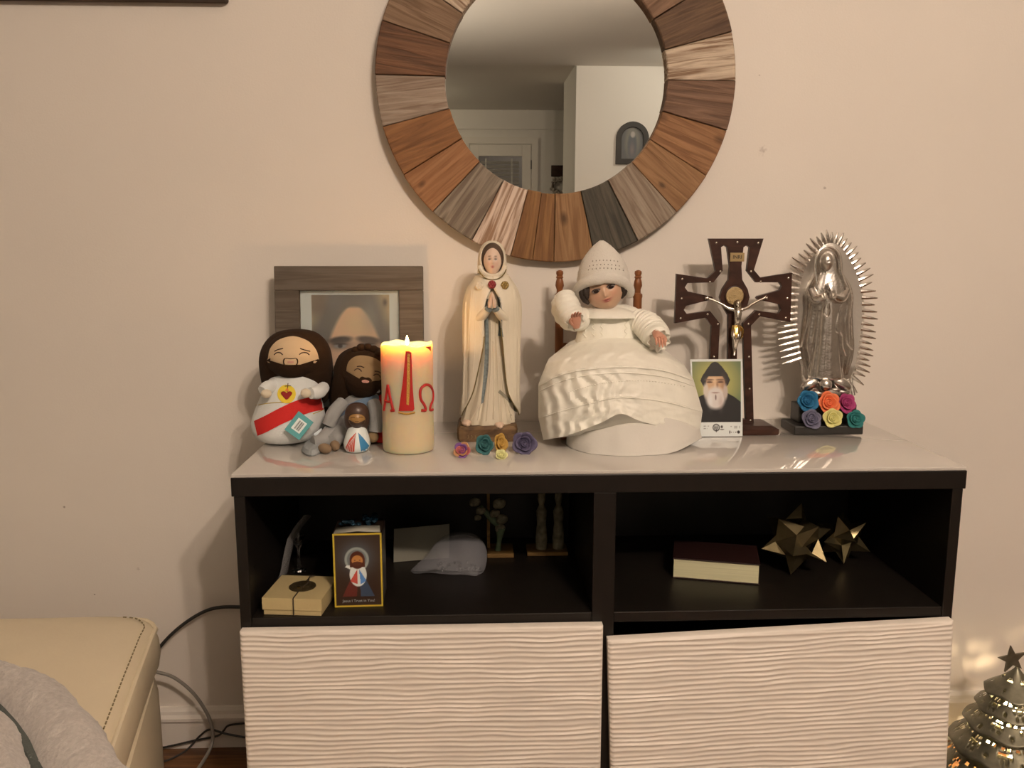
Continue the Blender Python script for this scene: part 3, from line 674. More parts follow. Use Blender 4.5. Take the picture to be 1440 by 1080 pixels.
# --- small painted figurine
Y3 = .145
p3 = root('bearded_figurine', 'tiny smooth bearded figurine with red and blue rays on white robe', 'figurine', (at(502, 635, Y3).x, Y3, T))
fb = vloft(Y3, [(502, 641, 10, .012), (502, 639, 15, .018), (502, 630, 18.5, .023), (502, 618, 18, .022), (502, 607, 14.5, .018), (502, 600, 11, .014), (502, 596, 8, .010)], n=32, m=20)
zm = min(v.z for v in fb.v); fb.v = [v+Vector((0, 0, (T+.0005-zm)*max(0, 1-(v.z-zm)/.03))) for v in fb.v]
vin = M('vinyl_white', (224, 204, 184), rough=.35); mk('robe', fb, vin, p3)
fh = vloft(Y3, [(502, 566.5, 5, .006), (502, 569, 11, .014), (502, 576, 16, .019), (502, 586, 17.5, .020, .001), (502, 596, 17, .018, .004), (502, 603, 14, .012, .008)], n=32, m=18); mk('hair', fh, M('vinyl_brown', (70, 44, 30), rough=.4), p3)
hf = MB().ell(at(502, 588, Y3-.006), (.0165, .0165, .0165), n=28, m=18); mk('head', hf, MATS['vinyl_brown'], p3)
ff = patch([(502+12.5*math.cos(a), 588+11.5*math.sin(a)) for a in np.linspace(0, 2*PI, 14, endpoint=False)], Surf(hf), .0005); mk('face', ff, M('vinyl_tan', (154, 102, 50), rough=.35), p3)
mk('beard', patch([(489.5, 590), (495, 594), (502, 595), (509, 594), (514.5, 590), (513, 597), (507, 601), (502, 602), (497, 601), (491, 597)], Surf(ff, hf, fb), .0008), MATS['vinyl_brown'], p3)
for s_ in ([(494, 587.5), (496.5, 586.5), (499, 587.5)], [(505, 587.5), (507.5, 586.5), (510, 587.5)], [(499.5, 592.5), (502, 593), (504.5, 592.5)]): mk('face_line', stroke(s_, Surf(ff), .0004, n=6), thread, p3)
fsf = Surf(fb)
mk('red_ray', patch([(501, 608), (499.5, 616), (498, 638), (489, 637), (485.5, 630), (492, 617)], fsf, .0004, smooth=False), M('ray_red', (192, 66, 44), rough=.4), p3)
mk('white_ray', patch([(502, 608), (505, 624), (507, 639), (498.6, 639.5), (500, 620)], fsf, .0004, smooth=False), vin, p3)
mk('blue_ray', patch([(503.5, 608), (511, 616), (519.5, 627), (518, 634), (508.5, 639), (506, 625)], fsf, .0004, smooth=False), M('ray_blue', (58, 112, 134), rough=.4), p3)
for k in range(4): mk('ray_stripe', stroke([(500-k*1.1, 610+k*2), (496-k*2.1, 626), (495.5-k*2.5, 637-k*.8)], fsf, .0003, n=10), vin, p3)

# ------------------------------------------------------------------ candle
YC = .156
cx = at(574.5, 620, YC).x; CR = 36.3/kk(574, 560, YC); CZ = at(574.5, 489, YC-CR).z
cd = root('pillar_candle', 'lit cream pillar candle with red letters and tapering red emblem', 'candle', (cx, YC, T))
wax = M('wax', (214, 172, 124), rough=.55, sss=.05, var=.03, vscale=25)
R = []; nC = 64
def ringc(r, z, wob=0.): return [Vector((cx+r*math.cos(2*PI*j/nC), YC+r*math.sin(2*PI*j/nC), z+wob*(.6*math.sin(3*2*PI*j/nC+1)+.4*math.sin(7*2*PI*j/nC)))) for j in range(nC)]
for r, z, wv in ((CR*.90, T+.0005, 0), (CR*.97, T+.002, 0), (CR, T+.006, 0)): R.append(ringc(r, z, wv))
for k in range(1, 14): R.append(ringc(CR*(1+.004*math.sin(k*1.3)), T+.006+(CZ-.010-T-.006)*k/13))
for r, z, wv in ((CR*1.0, CZ-.002, .0015), (CR*.985, CZ+.002, .003), (CR*.95, CZ+.003, .003), (CR*.90, CZ-.001, .002), (CR*.86, CZ-.008, 0), (CR*.78, CZ-.0115, 0), (CR*.4, CZ-.0125, 0), (CR*.03, CZ-.0125, 0)): R.append(ringc(r, z, wv))
cw = MB().rings(R); mk('wax_body', cw, wax, cd)
cs = Surf(cw); rw = M('wax_red', (176, 30, 22), rough=.45)
em = patch([(570.5, 494), (578.5, 494), (580, 540), (583, 578), (560.5, 578), (566, 540)], cs, .0016, smooth=False, n=40); mk('emblem', em, rw, cd)
mk('emblem_gold', patch([(573, 497), (576.5, 497), (576.5, 540), (575, 570), (571.5, 570), (572, 540)], Surf(em), .0010, smooth=False, n=32), M('wax_gold', (196, 132, 52), rough=.35, metal=.4, bump=1, bscale=500), cd)
mk('emblem_foot', stroke([(560.5, 580), (572, 582), (583.5, 580)], cs, .0018), M('wax_gold', (0, 0, 0)), cd)
for L in ([(540.2, 577), (543, 558), (545.5, 541)], [(545.5, 541), (548.5, 558), (552.5, 576)], [(541.5, 563), (545, 565), (550, 565)], [(550, 577.5), (555, 577)]):
    mk('letter_stroke', stroke(L, cs, .0026, Y=YC), rw, cd)
om = MB()
for L in ([(592.5, 577), (598.5, 577), (597, 570), (592, 562), (590.8, 552), (593, 545), (599, 541), (605, 543), (608.5, 551), (608.5, 562), (605.5, 570), (604.5, 576.5), (608.5, 576)],): om.add(*(lambda b: (b.v, b.f))(stroke(L, cs, .0026, n=40, Y=YC)))
mk('letter_omega', om, rw, cd)
mk('emblem_tip', patch([(598, 488), (606, 487), (606, 494), (603, 491)], cs, .0012, smooth=False, n=20, rings=3), rw, cd)
mk('wick', MB().tube([(cx, YC, CZ-.0125), (cx+.0005, YC, CZ-.004), (cx+.001, YC, CZ+.002)], .0009, 6, smooth=6), M('wick', (30, 20, 15)), cd)
flz = CZ+.001
mk('flame', MB().lathe([(.0004, flz-.002), (.0026, flz+.001), (.0034, flz+.004), (.0024, flz+.009), (.0004, flz+.015)], n=14, mat=Matrix.Translation((cx+.001, YC, 0))), M('flame', (1, .8, .4), raw=True, emit=(1, .72, .32), est=40), cd)
l = bpy.data.lights.new('flame_light', 'POINT'); l.energy = FLAME_W; l.color = (1, .52, .20); l.shadow_soft_size = .006
lo = bpy.data.objects.new('flame_light', l); COL.objects.link(lo); lo.parent = cd; lo.location = Vector((cx+.001, YC-.001, flz+.014))-ORG[cd.name]

# ------------------------------------------------------------------ clay roses
def rose(label, c, r, col, axis, group, twist=0., col2=None, squash=1.):
    """coiled clay rose opening along axis, centre c, radius r"""
    rs = random.Random(label)
    z = Vector(axis).normalized(); x = z.cross(Vector((0, 0, 1)) if abs(z.z) < .95 else Vector((0, 1, 0))).normalized(); y = z.cross(x)
    Mx = Matrix((x, y, z)).transposed().to_4x4(); Mx.translation = Vector(c)
    ro = root('clay_rose', label, 'rose', c, group)
    mats = [M('clay_%d_%d_%d' % k, k, rough=.75, bump=.2, bscale=300) for k in ([col] if not col2 else [col, col2, (120, 70, 110)])]
    # centre coil
    R = []; n = 40
    for i in range(n):
        t = i/(n-1); a = twist+t*4.4*PI; rr = .025+.36*t
        bot = Vector((rr*math.cos(a), rr*math.sin(a), -.25)); top = Vector((rr*1.08*math.cos(a), rr*1.08*math.sin(a), .42-.12*t))
        R.append([Mx @ (bot*r), Mx @ ((bot*.5+top*.5)*r), Mx @ (top*r)])
    mk('coil', MB().rings(R, cap=False, closed=False), mats[0], ro, solid=.05*r); mk('heart', MB().ell(Mx @ Vector((0, 0, -.18*r)), .42*r, n=14, m=8), mats[-1 if col2 else 0], ro)
    k = 0
    for layer, (cnt, r0, r1, h, wd) in enumerate(((3, .42, .62, .36, 1.3), (5, .60, .98, .24, .98))):
        for i in range(cnt):
            a0 = twist+2*PI*i/cnt+layer*.5; j = rs.uniform(.92, 1.08); R = []
            for s in range(9):
                da = (s/8-.5)*2*wd; row = []
                for q in range(6):
                    t = q/5; rad = (r0*.75+(r1-r0*.75)*t**1.5)*j*(1+.10*math.cos(PI*da/wd)*t); hh = -.35+(h+.35)*t**.8-.22*(abs(da)/wd)**3*t
                    a = a0+da*(1-.12*t); row.append(Mx @ (Vector((rad*math.cos(a)*squash, rad*math.sin(a), hh))*r))
                R.append(row)
            mk('petal', MB().rings(R, cap=False, closed=False), mats[(k+layer) % len(mats)], ro, solid=.06*r); k += 1
    return ro
G1 = 'loose clay roses in front of the robed statue'
def lay(px, py, rp, Y, *a, **kw):
    c = at(px, py, Y); r = rp/kk(px, py, Y); c.z = max(c.z, T+r*kw.pop('lift', .95)); return rose(kw.pop('label'), c, r, *a, **kw)
lay(650, 634, 12.5, .100, (180, 84, 74), (-.15, -.9, .5), G1, label='multicoloured pink and orange clay rose lying leftmost on the glass', col2=(186, 120, 72), lift=.72)
lay(681, 629, 14, .118, (46, 84, 74), (.1, -1, .25), G1, label='teal clay rose lying below the wooden base of the robed statue', squash=.85)
lay(703, 627, 14.5, .125, (178, 124, 50), (.55, -.8, .25), G1, label='ochre yellow clay rose tipped on its side beside the purple rose', squash=.75, lift=.9)
lay(705, 643, 8, .085, (206, 180, 112), (.1, -.8, .6), G1, label='tiny pale cream clay rosebud in front of the ochre rose', lift=.62)
lay(737, 630, 16.5, .120, (84, 68, 80), (-.05, -1, .22), G1, label='largest purple clay rose lying right of the robed statue', lift=.88)

# ------------------------------------------------------------------ faces and hands
def head_mesh(c, rx, ry, rz, rot, skin, lip, brow, eyes=True, n=88, m=64, blush=.5):
    mb = MB(); col = []; skin = np.array(skin, float); c = Vector(c)
    for i in range(m):
        ph = -PI/2+PI*(i+.05)/(m-1+.1)
        for j in range(n):
            th = 2*PI*j/n; d = Vector((math.cos(ph)*math.cos(th), math.cos(ph)*math.sin(th), math.sin(ph)))
            x, z = d.x, d.z; front = max(0, -d.y)
            wz = 1-.18*max(0, -z-.1)**1.2
            p = Vector((d.x*wz, d.y, d.z))
            g = lambda cx, cz, sx, sz: math.exp(-((x-cx)/sx)**2-((z-cz)/sz)**2)
            dy = 0
            ridge = max(0, min(1, (.22-z)/.42))*(1 if z > -.2 else max(0, 1-(-.2-z)/.07))
            dy -= .20*ridge*math.exp(-(x/(.075+.05*ridge))**2)
            dy += .075*(g(-.32, .10, .17, .11)+g(.32, .10, .17, .11)); dy -= .035*g(0, .27, .5, .07)
            dy -= .055*(g(0, -.37, .15, .045)+g(0, -.47, .13, .05)); dy += .03*g(0, -.42, .17, .02)
            dy -= .06*g(0, -.72, .2, .14); dy -= .03*(g(-.42, -.25, .2, .2)+g(.42, -.25, .2, .2))
            p.y += dy*min(1, front*2.2)
            mb.v.append(c+rot @ Vector((p.x*rx, p.y*ry, p.z*rz)))
            k = skin.copy()
            if front > .15:
                for ex in (-.42, .42): k = k+(np.array((206, 120, 90.))-k)*blush*.45*g(ex, -.2, .22, .18)
                k = k+(np.array(lip, float)-k)*min(1, 1.3*max(g(0, -.38, .15 if eyes else .21, .04), g(0, -.46, .12 if eyes else .17, .045)))
                k = k+(np.array((110, 50, 40.))-k)*.7*g(0, -.42, .14, .012)
                for ex in (-.34, .34):
                    bz = .29-.35*(abs(x)-.34)**2*2; k = k+(np.array(brow, float)-k)*(.85 if eyes else .4)*math.exp(-((x-ex)/.17)**4-((z-bz)/.028)**2)
                    if eyes:
                        ew = math.exp(-((x-ex)/.13)**4-((z-.09)/.055)**4)
                        k = k+(np.array((226, 210, 196.))-k)*ew
                        k = k+(np.array((44, 28, 20.))-k)*ew*min(1, 1.5*math.exp(-((x-ex)/.06)**4-((z-.09)/.07)**4))
                        lz = .145-.25*(abs(x-ex)/.13)**2*.15; k = k+(np.array((50, 32, 24.))-k)*.95*math.exp(-((x-ex)/.16)**4-((z-lz)/.02)**2)
                for nx in (-.05, .05): k = k+(np.array((130, 70, 54.))-k)*.6*g(nx, -.225, .025, .018)
            col.append(k)
    f = [(i*n+j, i*n+(j+1) % n, (i+1)*n+(j+1) % n, (i+1)*n+j) for i in range(m-1) for j in range(n)]
    mb.f = f+[tuple(range(n))[::-1], tuple((m-1)*n+j for j in range(n))]
    return mb, albn(np.array(col))
def hand(c, fwd, nrm, size, side=1, curl=.5):
    y = Vector(fwd).normalized(); z = (Vector(nrm)-y*Vector(nrm).dot(y)).normalized(); x = y.cross(z); u = size/2
    P = lambda a, b, h: Vector(c)+x*a*u+y*b*u+z*h*u
    mb = MB(); R = []
    for b, wd, th in ((-.75, .26, .2), (-.5, .36, .24), (-.1, .46, .26), (.2, .44, .22), (.36, .36, .14)):
        R.append([P(wd*math.cos(2*PI*j/12), b, th*math.sin(2*PI*j/12)-.1*max(0, b)) for j in range(12)])
    mb.rings(R)
    for i, (a, L) in enumerate(((-.33, .78), (-.11, .92), (.11, .86), (.32, .66))):
        a *= -side; p = [a, .2, -.04]; pts = [P(*p)]; ang = -.1
        for s in range(3):
            l = L*(.42, .32, .26)[s]; ang -= curl*(.5, .9, .7)[s]; p = [p[0]*1.03, p[1]+l*math.cos(ang), p[2]+l*math.sin(ang)]; pts.append(P(*p))
        mb.tube(pts, [.115*u, .11*u, .1*u, .07*u], 8, smooth=9); mb.ell(pts[-1], .072*u, n=8, m=6)
    s = side; pts = [P(.32*s, -.35, -.05), P(.52*s, -.05, -.14), P(.58*s, .22, -.24), P(.52*s, .42, -.32)]
    mb.tube(pts, [.15*u, .13*u, .11*u, .08*u], 8, smooth=9); mb.ell(pts[-1], .08*u, n=8, m=6)
    return mb

# ------------------------------------------------------------------ robed statue
YS = .262
st = root('robed_statue', 'tall cream plaster statue of praying woman with three roses on chest', 'statue', (at(686, 622, YS).x, YS, T))
bb0, bb1 = atz(643, 622, T), atz(728, 622, T)
x0, x1, yf = bb0.x, bb1.x, bb0.y
def ringb(k, z, ins): return [Vector((x0+(x1-x0)*u+(-ins if u > .5 else ins), y, z)) for u, y in ((0, yf+.008), (.03, yf+.001), (.1, yf), (.9, yf), (.97, yf+.001), (1, yf+.008), (1, yf+.09), (.95, yf+.096), (.05, yf+.096), (0, yf+.09))]
zt = at(686, 600, yf).z
bsm = MB().rings([ringb(0, T+.0005, .003), ringb(0, T+.006, 0), ringb(0, zt-.006, -.0005), [Vector((v.x, v.y+.004*(1 if v.y < yf+.05 else -1), v.z)) for v in ringb(0, zt, .003)]])
mk('base', bsm, wood('statue_base', (112, 76, 44), (72, 46, 26), rough=.55, sx=25, sy=60, bump=.1), st, smooth=False)
gs = Surf(bsm)
for px in (658, 663, 668, 706, 711): mk('base_mark', stroke([(px, 612), (px+1, 614.5), (px, 617)], gs, .0004, n=5), M('dull_gold', (128, 98, 56), rough=.4), st)
plaster = M('plaster', (208, 174, 136), rough=.5, var=.03, vscale=30)
cream = M('plaster_cloak', (216, 182, 144), rough=.5, var=.03, vscale=25)
def gfold(th, t): return (.11*(abs(math.sin(6.5*th+.5*math.sin(4*t)))**.7-.6)+.02*math.sin(21*th+2))*min(1, t*1.6)
gown = vloft(YS-.004, [(692, 398, 17, .022), (692, 420, 18, .026), (692, 445, 18, .026), (692, 480, 20, .028), (691, 520, 24, .031), (689, 555, 30, .034), (687, 580, 35, .038), (686, 594, 37, .040), (686, 599, 36, .039)], n=96, m=40, fold=gfold)
mk('gown', gown, plaster, st)
# cloak: open in front between two edges that spread towards the hem
CS = crv([(692, 386, 22, .028, 692, 692.2), (692, 394, 27, .032, 692, 692.3), (692, 405, 34, .038, 690, 694), (692, 418, 38, .043, 684.5, 701), (692, 431, 39.5, .045, 682, 702.5), (691.5, 455, 39.5, .043, 681, 703), (691, 480, 39, .042, 680, 706), (690.5, 515, 39, .042, 673, 709), (690, 545, 39.5, .043, 666, 713), (689.5, 562, 40.5, .045, 659, 720), (689, 574, 41.5, .047, 652.5, 727), (689, 582, 41.5, .047, 650, 729.5)], 44)
R = []; EL = []; ER = []
nC = 64
for i, (px, py, hw, ry, xl, xr) in enumerate(CS):
    c = at(px, py, YS); k = kk(px, py, YS); rx = hw/k; row = []
    aL = math.acos(max(-.995, min(.995, (xl-px)/hw))); aR = math.acos(max(-.995, min(.995, (xr-px)/hw)))
    t = i/43
    for j in range(nC):
        th = aL+(2*PI-(aL-aR))*j/(nC-1)
        w_ = min(1, min(j, nC-1-j)/6)
        f = 1+(.075*(abs(math.sin(5.5*th+.6+1.2*t))**.6-.6)+.02*math.sin(17*th-2*t))*min(1, t*2)*w_
        # sleeves bulge where the forearms rise to the hands
        f += .10*math.exp(-((py-440)/20)**2)*math.exp(-((math.cos(th)*hw+px-692)/24)**2)*(1 if math.sin(th) > 0 else 0)
        row.append(Vector((c.x+rx*math.cos(th)*f, c.y-ry*math.sin(th)*f, c.z)))
    R.append(row); EL.append(row[0]); ER.append(row[-1])
clk = MB().rings(R, cap=False, closed=False); mk('cloak', clk, cream, st, solid=.0022)
ggold = M('gilt_edge', (118, 92, 48), rough=.4, metal=.3); tblue = M('statue_blue', (118, 112, 98), rough=.5, var=.25, vscale=200)
off = Vector((0, -.0014, 0))
mk('cloak_edge', MB().tube([p+off for p in EL[22:]], .0011, 6), ggold, st); mk('cloak_edge', MB().tube([p+off for p in ER[20:]], .0011, 6), ggold, st)
gsf = Surf(gown, clk)
mk('blue_band', ribbon([(684, 420), (681, 440), (682.5, 475), (680.5, 520), (676.5, 568)], [(688, 420), (686.5, 440), (687.5, 475), (686.5, 520), (680, 566)], gsf, 50, 4, .0018, Y=YS-.04), tblue, st)
mk('blue_band', ribbon([(699, 418), (702.5, 440), (702, 460), (700, 472)], [(703, 418), (706.5, 440), (706, 460), (708, 474)], gsf, 30, 4, .0018, Y=YS-.04), tblue, st)
mk('scapular', ribbon([(700, 552), (708, 558), (716, 566)], [(703, 548), (712, 556), (722, 566)], gsf, 20, 3, .002, Y=YS-.04), M('grey_gilt', (142, 120, 92), rough=.5), st)
for px, py in ((656, 594.5), (702, 597.5)):
    c = at(px, py, YS-.042); mk('foot', MB().ell(c, (.009, .011, .006), n=16, m=10).ell(c+Vector((.003, -.008, -.002)), (.0045, .006, .0035), n=10, m=6), M('statue_skin', (208, 160, 124), rough=.45), st)
for L in ([(722, 408), (724, 470), (722, 560)], [(716, 418), (717, 490), (715, 548)], [(711, 440), (712, 500)], [(664, 408), (660, 470), (657, 562)], [(668, 416), (670, 445), (679, 474)], [(669, 440), (667, 500), (662, 556)], [(727, 420), (728, 480), (727, 566)], [(656, 425), (654, 490), (652, 568)]):
    mk('fold', stroke(L, gsf, .0026, n=24, off=-.0009, Y=YS-.03), cream, st)
for L in ([(690, 452), (690, 520), (684, 592)], [(697, 452), (700, 520), (703, 593)], [(694, 480), (695, 590)], [(704, 500), (708, 545), (714, 591)], [(683, 530), (672, 591)], [(679, 560), (662, 591)], [(711, 560), (720, 590)]):
    mk('fold', stroke(L, gsf, .0024, n=24, off=-.0008, Y=YS-.03), plaster, st)
# hood, hair, face
hc = at(692.5, 367, YS-.006); kf = kk(692, 367, YS)
hd = vloft(YS+.004, [(692, 338.5, 4, .005), (692, 341, 10, .013), (692, 347, 15.5, .019), (692, 357, 19, .023), (692, 369, 20.5, .024), (692, 380, 20.5, .025), (692, 388, 21.5, .026), (692, 394, 24, .027)], n=48, m=30)
# open the hood: pull the front vertices inside the oval back so that the face shows
for v in hd.v:
    dx = (v.x-hc.x)*kf/14.5; dz = (v.z-at(692, 366, YS).z)*kf/22
    if v.y < YS and dx*dx+dz*dz < 1.0: v.y += .024*min(1, (1-dx*dx-dz*dz)*3)
mk('hood', hd, cream, st)
mk('hood_edge', MB().tube([at(692.5+16.8*math.cos(a), 364+24*math.sin(a)+ (3 if abs(a-PI/2) < .6 else 0), YS-.020-.004*math.sin(a)) for a in np.linspace(-.15*PI, 1.15*PI, 30)], .0013, 8), cream, st)
mk('collar_edge', MB().tube([at(692.5+20*math.cos(a), 374+19.5*math.sin(a), YS-.026-.006*math.sin(a)) for a in np.linspace(.08*PI, .92*PI, 24)], .0011, 6), ggold, st)
mk('collar', MB().tube([at(692.5+18*math.cos(a), 373+15*math.sin(a), YS-.020-.006*math.sin(a)) for a in np.linspace(.02*PI, .98*PI, 24)], .0042, 8), cream, st)
mk('hair', MB().ell(at(692.5, 363, YS-.008), (.0212, .0185, .0285), n=28, m=18), M('statue_hair', (78, 54, 36), rough=.5), st)
fmb, fcol = head_mesh(at(692.5, 367.5, YS-.0165), 12.6/kf, .0160, 20.5/kf, Matrix.Rotation(math.radians(-6), 3, 'X'), (212, 164, 128), (182, 92, 74), (86, 58, 40), n=64, m=48)
mk('face', fmb, MV('painted_skin', .4), st, paint=fcol)
mk('neck', MB().tube([at(692.5, 382, YS-.008), at(692.5, 398, YS-.010)], .0075, 12), MATS['statue_skin'], st)
# praying hands
for s in (-1, 1):
    hnd = hand(at(692+s*3.0, 424, YS-.058), (-.05*s, .12, 1), (s, -.2, 0), .030, side=1 if s > 0 else -1, curl=.05); mk('hand', hnd, MATS['statue_skin'], st)
    mk('cuff', MB().tube([at(692+s*20, 450, YS-.028), at(692+s*12, 442, YS-.044), at(692+s*5, 434, YS-.054)], [.010, .009, .0062], 12, smooth=10), cream, st); mk('cuff_band', MB().tube([at(692+s*6, 436.5, YS-.0545), at(692+s*4.4, 433.5, YS-.056)], .0068, 12), tblue, st)
def srose(px, py, r, mat, Y):
    mb = MB().ell(at(px, py, Y), (r, r*.5, r), n=16, m=10); c = at(px, py, Y-.0035)
    for a in range(6): mb.ell(c+Vector((r*.62*math.cos(a*PI/3), .001, r*.62*math.sin(a*PI/3))), (r*.42, r*.34, r*.42), n=10, m=6)
    return mk('rose', mb.ell(c, (r*.4, r*.4, r*.4), n=10, m=6), mat, st)
srose(692, 400, .0075, M('rose_red', (132, 36, 32), rough=.45), YS-.040); srose(710, 401, .0075, M('rose_gold', (150, 112, 58), rough=.35, metal=.5), YS-.034); srose(674, 402, .0075, cream, YS-.034)

# ------------------------------------------------------------------ chair for the doll
YK = .325
chm = wood('chair_wood', (142, 78, 40), (108, 56, 26), rough=.35, sx=40, sy=8, bump=.05)
chx0, chx1 = at(787, 400, YK).x, at(897, 400, YK).x
zf = at(787, 380, YK).z
ch = root('doll_chair', 'small turned wooden chair carrying the white-dressed doll', 'chair', ((chx0+chx1)/2, YK-.05, T))
for x in (chx0, chx1):
    z = zf; prof = [(.0085, T+.0005), (.0085, z-.055), (.0095, z-.052), (.0095, z-.047), (.006, z-.044), (.0058, z-.038), (.0085, z-.030), (.0075, z-.022), (.0055, z-.016), (.0075, z-.014), (.0055, z-.011), (.0072, z-.006), (.0065, z-.002), (.003, z), (.0004, z+.0005)]
    mk('back_post', MB().lathe(prof, n=20, mat=Matrix.Translation((x, YK, 0))), chm, ch)
    mk('front_leg', MB().lathe([(.006, T+.0005), (.008, T+.03), (.007, T+.08)], n=16, mat=Matrix.Translation((x, YK-.10, 0))), chm, ch)
for zz in (.10, .15, .20): mk('back_slat', MB().box((chx0, YK-.003, T+zz), (chx1, YK+.003, T+zz+.022), .001), chm, ch, smooth=False)
mk('seat', MB().box((chx0-.01, YK-.11, T+.078), (chx1+.01, YK+.008, T+.088), .002), chm, ch, smooth=False)

# ------------------------------------------------------------------ seated doll
YD = .245
dl = root('seated_doll', 'seated doll in ivory christening gown and white knitted hat', 'doll', (at(870, 620, .2).x, .2, T))
satin = M('ivory_satin', (232, 202, 168), rough=.42, bump=.35, bscale=90, var=.03, vscale=30, sheen=.3)
cotton = M('white_cotton', (206, 178, 150), rough=.85, bump=.15, bscale=150)
knit = M('white_knit', (214, 184, 154), rough=.95, bump=.9, bscale=420, sheen=.2)
nU = 90
def cloth_front(rows, RY, YCs, m, wr=None, sq=.5):
    """front sheet from px curves (left to right), closed behind; RY depth radius, YCs centre depth per row"""
    cur = [crv(r, nU) for r in rows]; L = len(rows); S = []
    for i in range(m):
        s = i/(m-1)*(L-1); k = min(int(s), L-2); f = s-k
        seq = []
        for j in range(nU):
            P_ = [cur[max(0, min(L-1, k+q))][j] for q in (-1, 0, 1, 2)]
            p = P_[1]+(P_[2]-P_[1])*f
            ry = RY[k]+(RY[k+1]-RY[k])*f; yc = YCs[k]+(YCs[k+1]-YCs[k])*f
            u = j/(nU-1)*2-1; d = ry*math.sqrt(max(0, 1-u*u*.985))
            if wr: d += wr(j/(nU-1), s)
            seq.append(at(p[0], p[1], yc-d))
        back = []
        for j in range(nU-2, 0, -4):
            q = seq[j]; u = j/(nU-1)*2-1; back.append(Vector((q.x, min(.312, yc+.05*math.sqrt(1-u*u)), q.z)))
        S.append(seq+back)
    return MB().rings(S, cap=True)
def wrk(u, s):
    a = .0022*math.sin(u*46+1.5*math.sin(s*3))*max(0, 1-abs(s-.1)/.9); a += .0034*math.sin(u*66+2.2*math.sin(s*2.3)+3*noise.noise(Vector((u*5, s*3, 2))))*(1 if u < .4 else max(.25, 1-(u-.4)*3))*min(1, max(0, s-.7)*1.5)
    a += .004*noise.noise(Vector((u*9, s*2.0, 1)))+.0022*noise.noise(Vector((u*26, s*5, 4)))
    a += .0022*max(0, 1-abs(s-1.0)/.07)+.0022*max(0, 1-abs(s-2.0)/.07)+.0014*max(0, 1-abs(s-1.2)/.05)+.0014*max(0, 1-abs(s-2.15)/.05)
    return a
rows = [[(786, 486), (806, 480), (840, 474), (870, 470), (900, 474), (930, 486), (946, 494)],
        [(757, 541), (785, 527), (816, 519), (856, 515), (894, 515), (936, 520), (975, 533)],
        [(757, 587), (790, 577), (823, 568), (855, 560), (882, 558), (935, 564), (988, 578)],
        [(764, 619), (790, 614), (816, 606), (846, 594), (873, 582), (900, 592), (940, 602), (984, 607)]]
hipr = [(796, 488), (812, 482), (840, 477), (868, 475), (895, 477), (915, 483), (932, 490)]
lap = [(768, 512), (795, 504), (828, 498), (866, 495), (900, 497), (938, 504), (962, 513)]
skirt = cloth_front([hipr, lap]+rows[1:], [.026, .078, .100, .112, .118], [.238, .225, .215, .213, .213], 64, lambda u, s: wrk(u, s-1))
mk('skirt', skirt, satin, dl)
und = cloth_front([[(800, 585), (830, 585), (870, 580), (910, 582), (950, 590), (980, 600)], [(797, 610), (830, 612), (870, 612), (910, 612), (950, 610), (984, 602)], [(796, 634), (830, 640), (870, 643), (910, 641.5), (950, 635), (987, 616)]], [.09, .10, .105], [.21, .205, .196], 20, lambda u, s: .003*noise.noise(Vector((u*6, s, 8))))
und.v = [Vector((v.x, v.y, max(v.z, T+.0006))) for v in und.v]
mk('underskirt', und, cotton, dl)
ss = Surf(skirt)
lace = M('lace', (230, 200, 166), rough=.8)
beads = MB()
for p in crv([(800, 551), (836, 541), (873, 536), (915, 536), (962, 543)], 44): beads.ell(ss.hit(*p, .0006), (.0016, .0012, .0009), n=8, m=5)
o_ = mk('lace_row', beads, lace, dl); o_['kind'] = 'stuff'
for line in ([(758, 543), (785, 529), (816, 521), (856, 517), (894, 517), (936, 522), (974, 535)], [(758, 551), (785, 538), (816, 529.5), (856, 525), (894, 525), (936, 530.5), (976, 543)], [(759, 588), (790, 578), (823, 569), (855, 561), (882, 559), (935, 565), (987, 579)]):
    mk('tuck', stroke(line, ss, .0012, n=40, off=.0003, seg=6), satin, dl)
# torso and bodice
bod = vloft(YD+.01, [(858, 428, 22, .022), (858, 434, 38, .030), (860, 446, 46, .036), (861, 462, 48, .040), (862, 478, 52, .044), (862, 492, 56, .05)], n=72, m=24, fold=lambda th, t: .02*math.sin(22*th)*t+.012*math.sin(9*th+3*t))
mk('bodice', bod, satin, dl); bsf = Surf(bod)
for k, px in enumerate((822, 834, 846, 880, 892)):
    mk('smocking', MB().tube([bsf.hit(px+2.2*math.sin(q*1.9+k), 446+q*2.6, .0008) for q in range(12)], .0011, 6), lace, dl)
mk('collar', vloft(YD-.002, [(853, 431, 19, .020), (853, 433.5, 29, .030), (855, 438, 38, .039), (857, 445, 45, .044), (857, 446, 42, .040)], n=60, m=16, fold=lambda th, t: .05*math.sin(9*th+1)*t), satin, dl)
